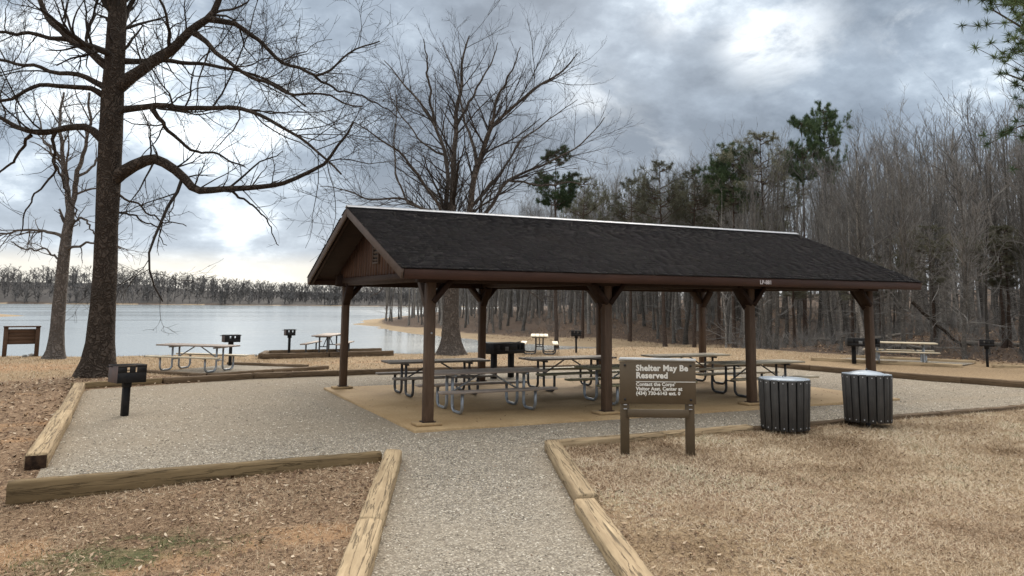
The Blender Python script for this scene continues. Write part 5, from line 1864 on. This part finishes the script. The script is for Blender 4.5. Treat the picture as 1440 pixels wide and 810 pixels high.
def stones(name, label, x, y, size, r, mat):
    n = len(x)
    base = np.array([(1, 0, 0), (0, 1, 0), (-1, 0, 0), (0, -1, 0), (0, 0, 0.75), (0, 0, -0.5)], float)
    V = base[None] * r.uniform(0.65, 1.35, (n, 6, 1)) * np.stack([np.ones(n), r.uniform(0.6, 1, n), r.uniform(0.5, 0.9, n)], 1)[:, None, :]
    a = r.random(n) * 6.283; ca, sa = np.cos(a), np.sin(a)
    X = V[:, :, 0] * ca[:, None] - V[:, :, 1] * sa[:, None]; Y = V[:, :, 0] * sa[:, None] + V[:, :, 1] * ca[:, None]
    V = np.stack([X, Y, V[:, :, 2] + X * r.normal(0, 0.25, (n, 1))], 2) * size[:, None, None]
    z = (fbm(x * 1.3 + 3, y * 1.3) - 0.5) * 0.024
    V += np.stack([x, y, z + size * 0.12], 1)[:, None, :]
    f = np.array([(0, 1, 4), (1, 2, 4), (2, 3, 4), (3, 0, 4), (1, 0, 5), (2, 1, 5), (3, 2, 5), (0, 3, 5)])[:4]
    T = (np.arange(n)[:, None, None] * 6 + f[None]).reshape(-1, 3)
    o = link(name, mesh_np(name, V.reshape(-1, 3), None, T, mat, attrs={'tint': np.repeat(np.clip(r.normal(0.5, 0.24, n), 0, 1), 6)}))
    tag(o, label, None, None, 'stuff')
    return o


def keep_stone(x, y, r):
    v, zf = in_view(x, y)
    slab_in = (x > -0.45) & (x < 11.4) & (y > -0.5) & (y < 6.5)
    dens = 0.8 * np.clip((8.0 / np.maximum(zf, 6.5)) ** 1.7, 0, 1) * (1 - 0.55 * pad_dirt(x, y))
    return v & (sdist(x, y, PAD) < -0.03) & ~slab_in & (r.random(len(x)) < dens)


x, y = scatter(780000, (-6, 17), (-9.5, 9), keep_stone, rs2)
_, zf = in_view(x, y)
stones('gravel', 'loose grey and buff gravel on the path and pad', x, y, (0.0055 + 0.0105 * rs2.random(len(x)) ** 1.6) * np.clip(zf / 9, 0.9, 1.3), rs2, M['pebble'])


def keep_padleaf(x, y, r):
    v, zf = in_view(x, y)
    slab_in = (x > -0.4) & (x < 11.4) & (y > -0.45) & (y < 6.45)
    return v & (sdist(x, y, PAD) < -0.02) & ~slab_in & (r.random(len(x)) < 0.10 + 0.9 * smooth01(sdist(x, y, PAD), -0.45, -0.05) * fbm(x * 2, y * 2, 3))


x, y = scatter(26000, (-6, 17), (-9.5, 9), keep_padleaf, rs2)
leaves('leaf_scraps', 'leaf scraps and twigs blown over the gravel', x, y, np.zeros(len(x)) + 0.004, rs2.uniform(0.015, 0.05, len(x)), rs2, M['leaf'], 0.25, 0.35, rs2.random(len(x)) * 0.6)


n_ = 900
x, y = rs2.uniform(-0.3, 11.2, n_), rs2.uniform(-0.35, 6.3, n_)
k_ = rs2.random(n_) < 0.25 + 0.75 * fbm(x * 0.8, y * 0.8, 3) * (1 - smooth01(np.minimum.reduce([x + 0.3, 11.2 - x, y + 0.35, 6.3 - y]), 0.2, 2.2))
leaves('slab_leaves', 'few dry leaves blown onto the concrete slab', x[k_], y[k_], np.full(k_.sum(), SLAB_Z), rs2.uniform(0.02, 0.06, k_.sum()), rs2, M['leaf'], 0.25, 0.45, rs2.random(k_.sum()) * 0.5)


def keep_woodleaf(x, y, r):
    v, zf = in_view(x, y)
    return v & (-sdist(x, y, WOODS) > -2.5) & (r.random(len(x)) < 0.7)


x, y = scatter(90000, (24, 60), (0, 60), keep_woodleaf, rs2)
leaves('woodland_litter', 'brown leaf litter on the woodland floor', x, y, terrain(x, y), rs2.uniform(0.06, 0.16, len(x)), rs2, M['leaf'], 0.3, 0.5, rs2.random(len(x)) * 0.75)
print('POLYS', n_tree, 'tris', sum(len(m.loop_triangles) if m.loop_triangles else sum(1 for _ in ()) for m in bpy.data.meshes), 'polys', sum(len(m.polygons) for m in bpy.data.meshes))
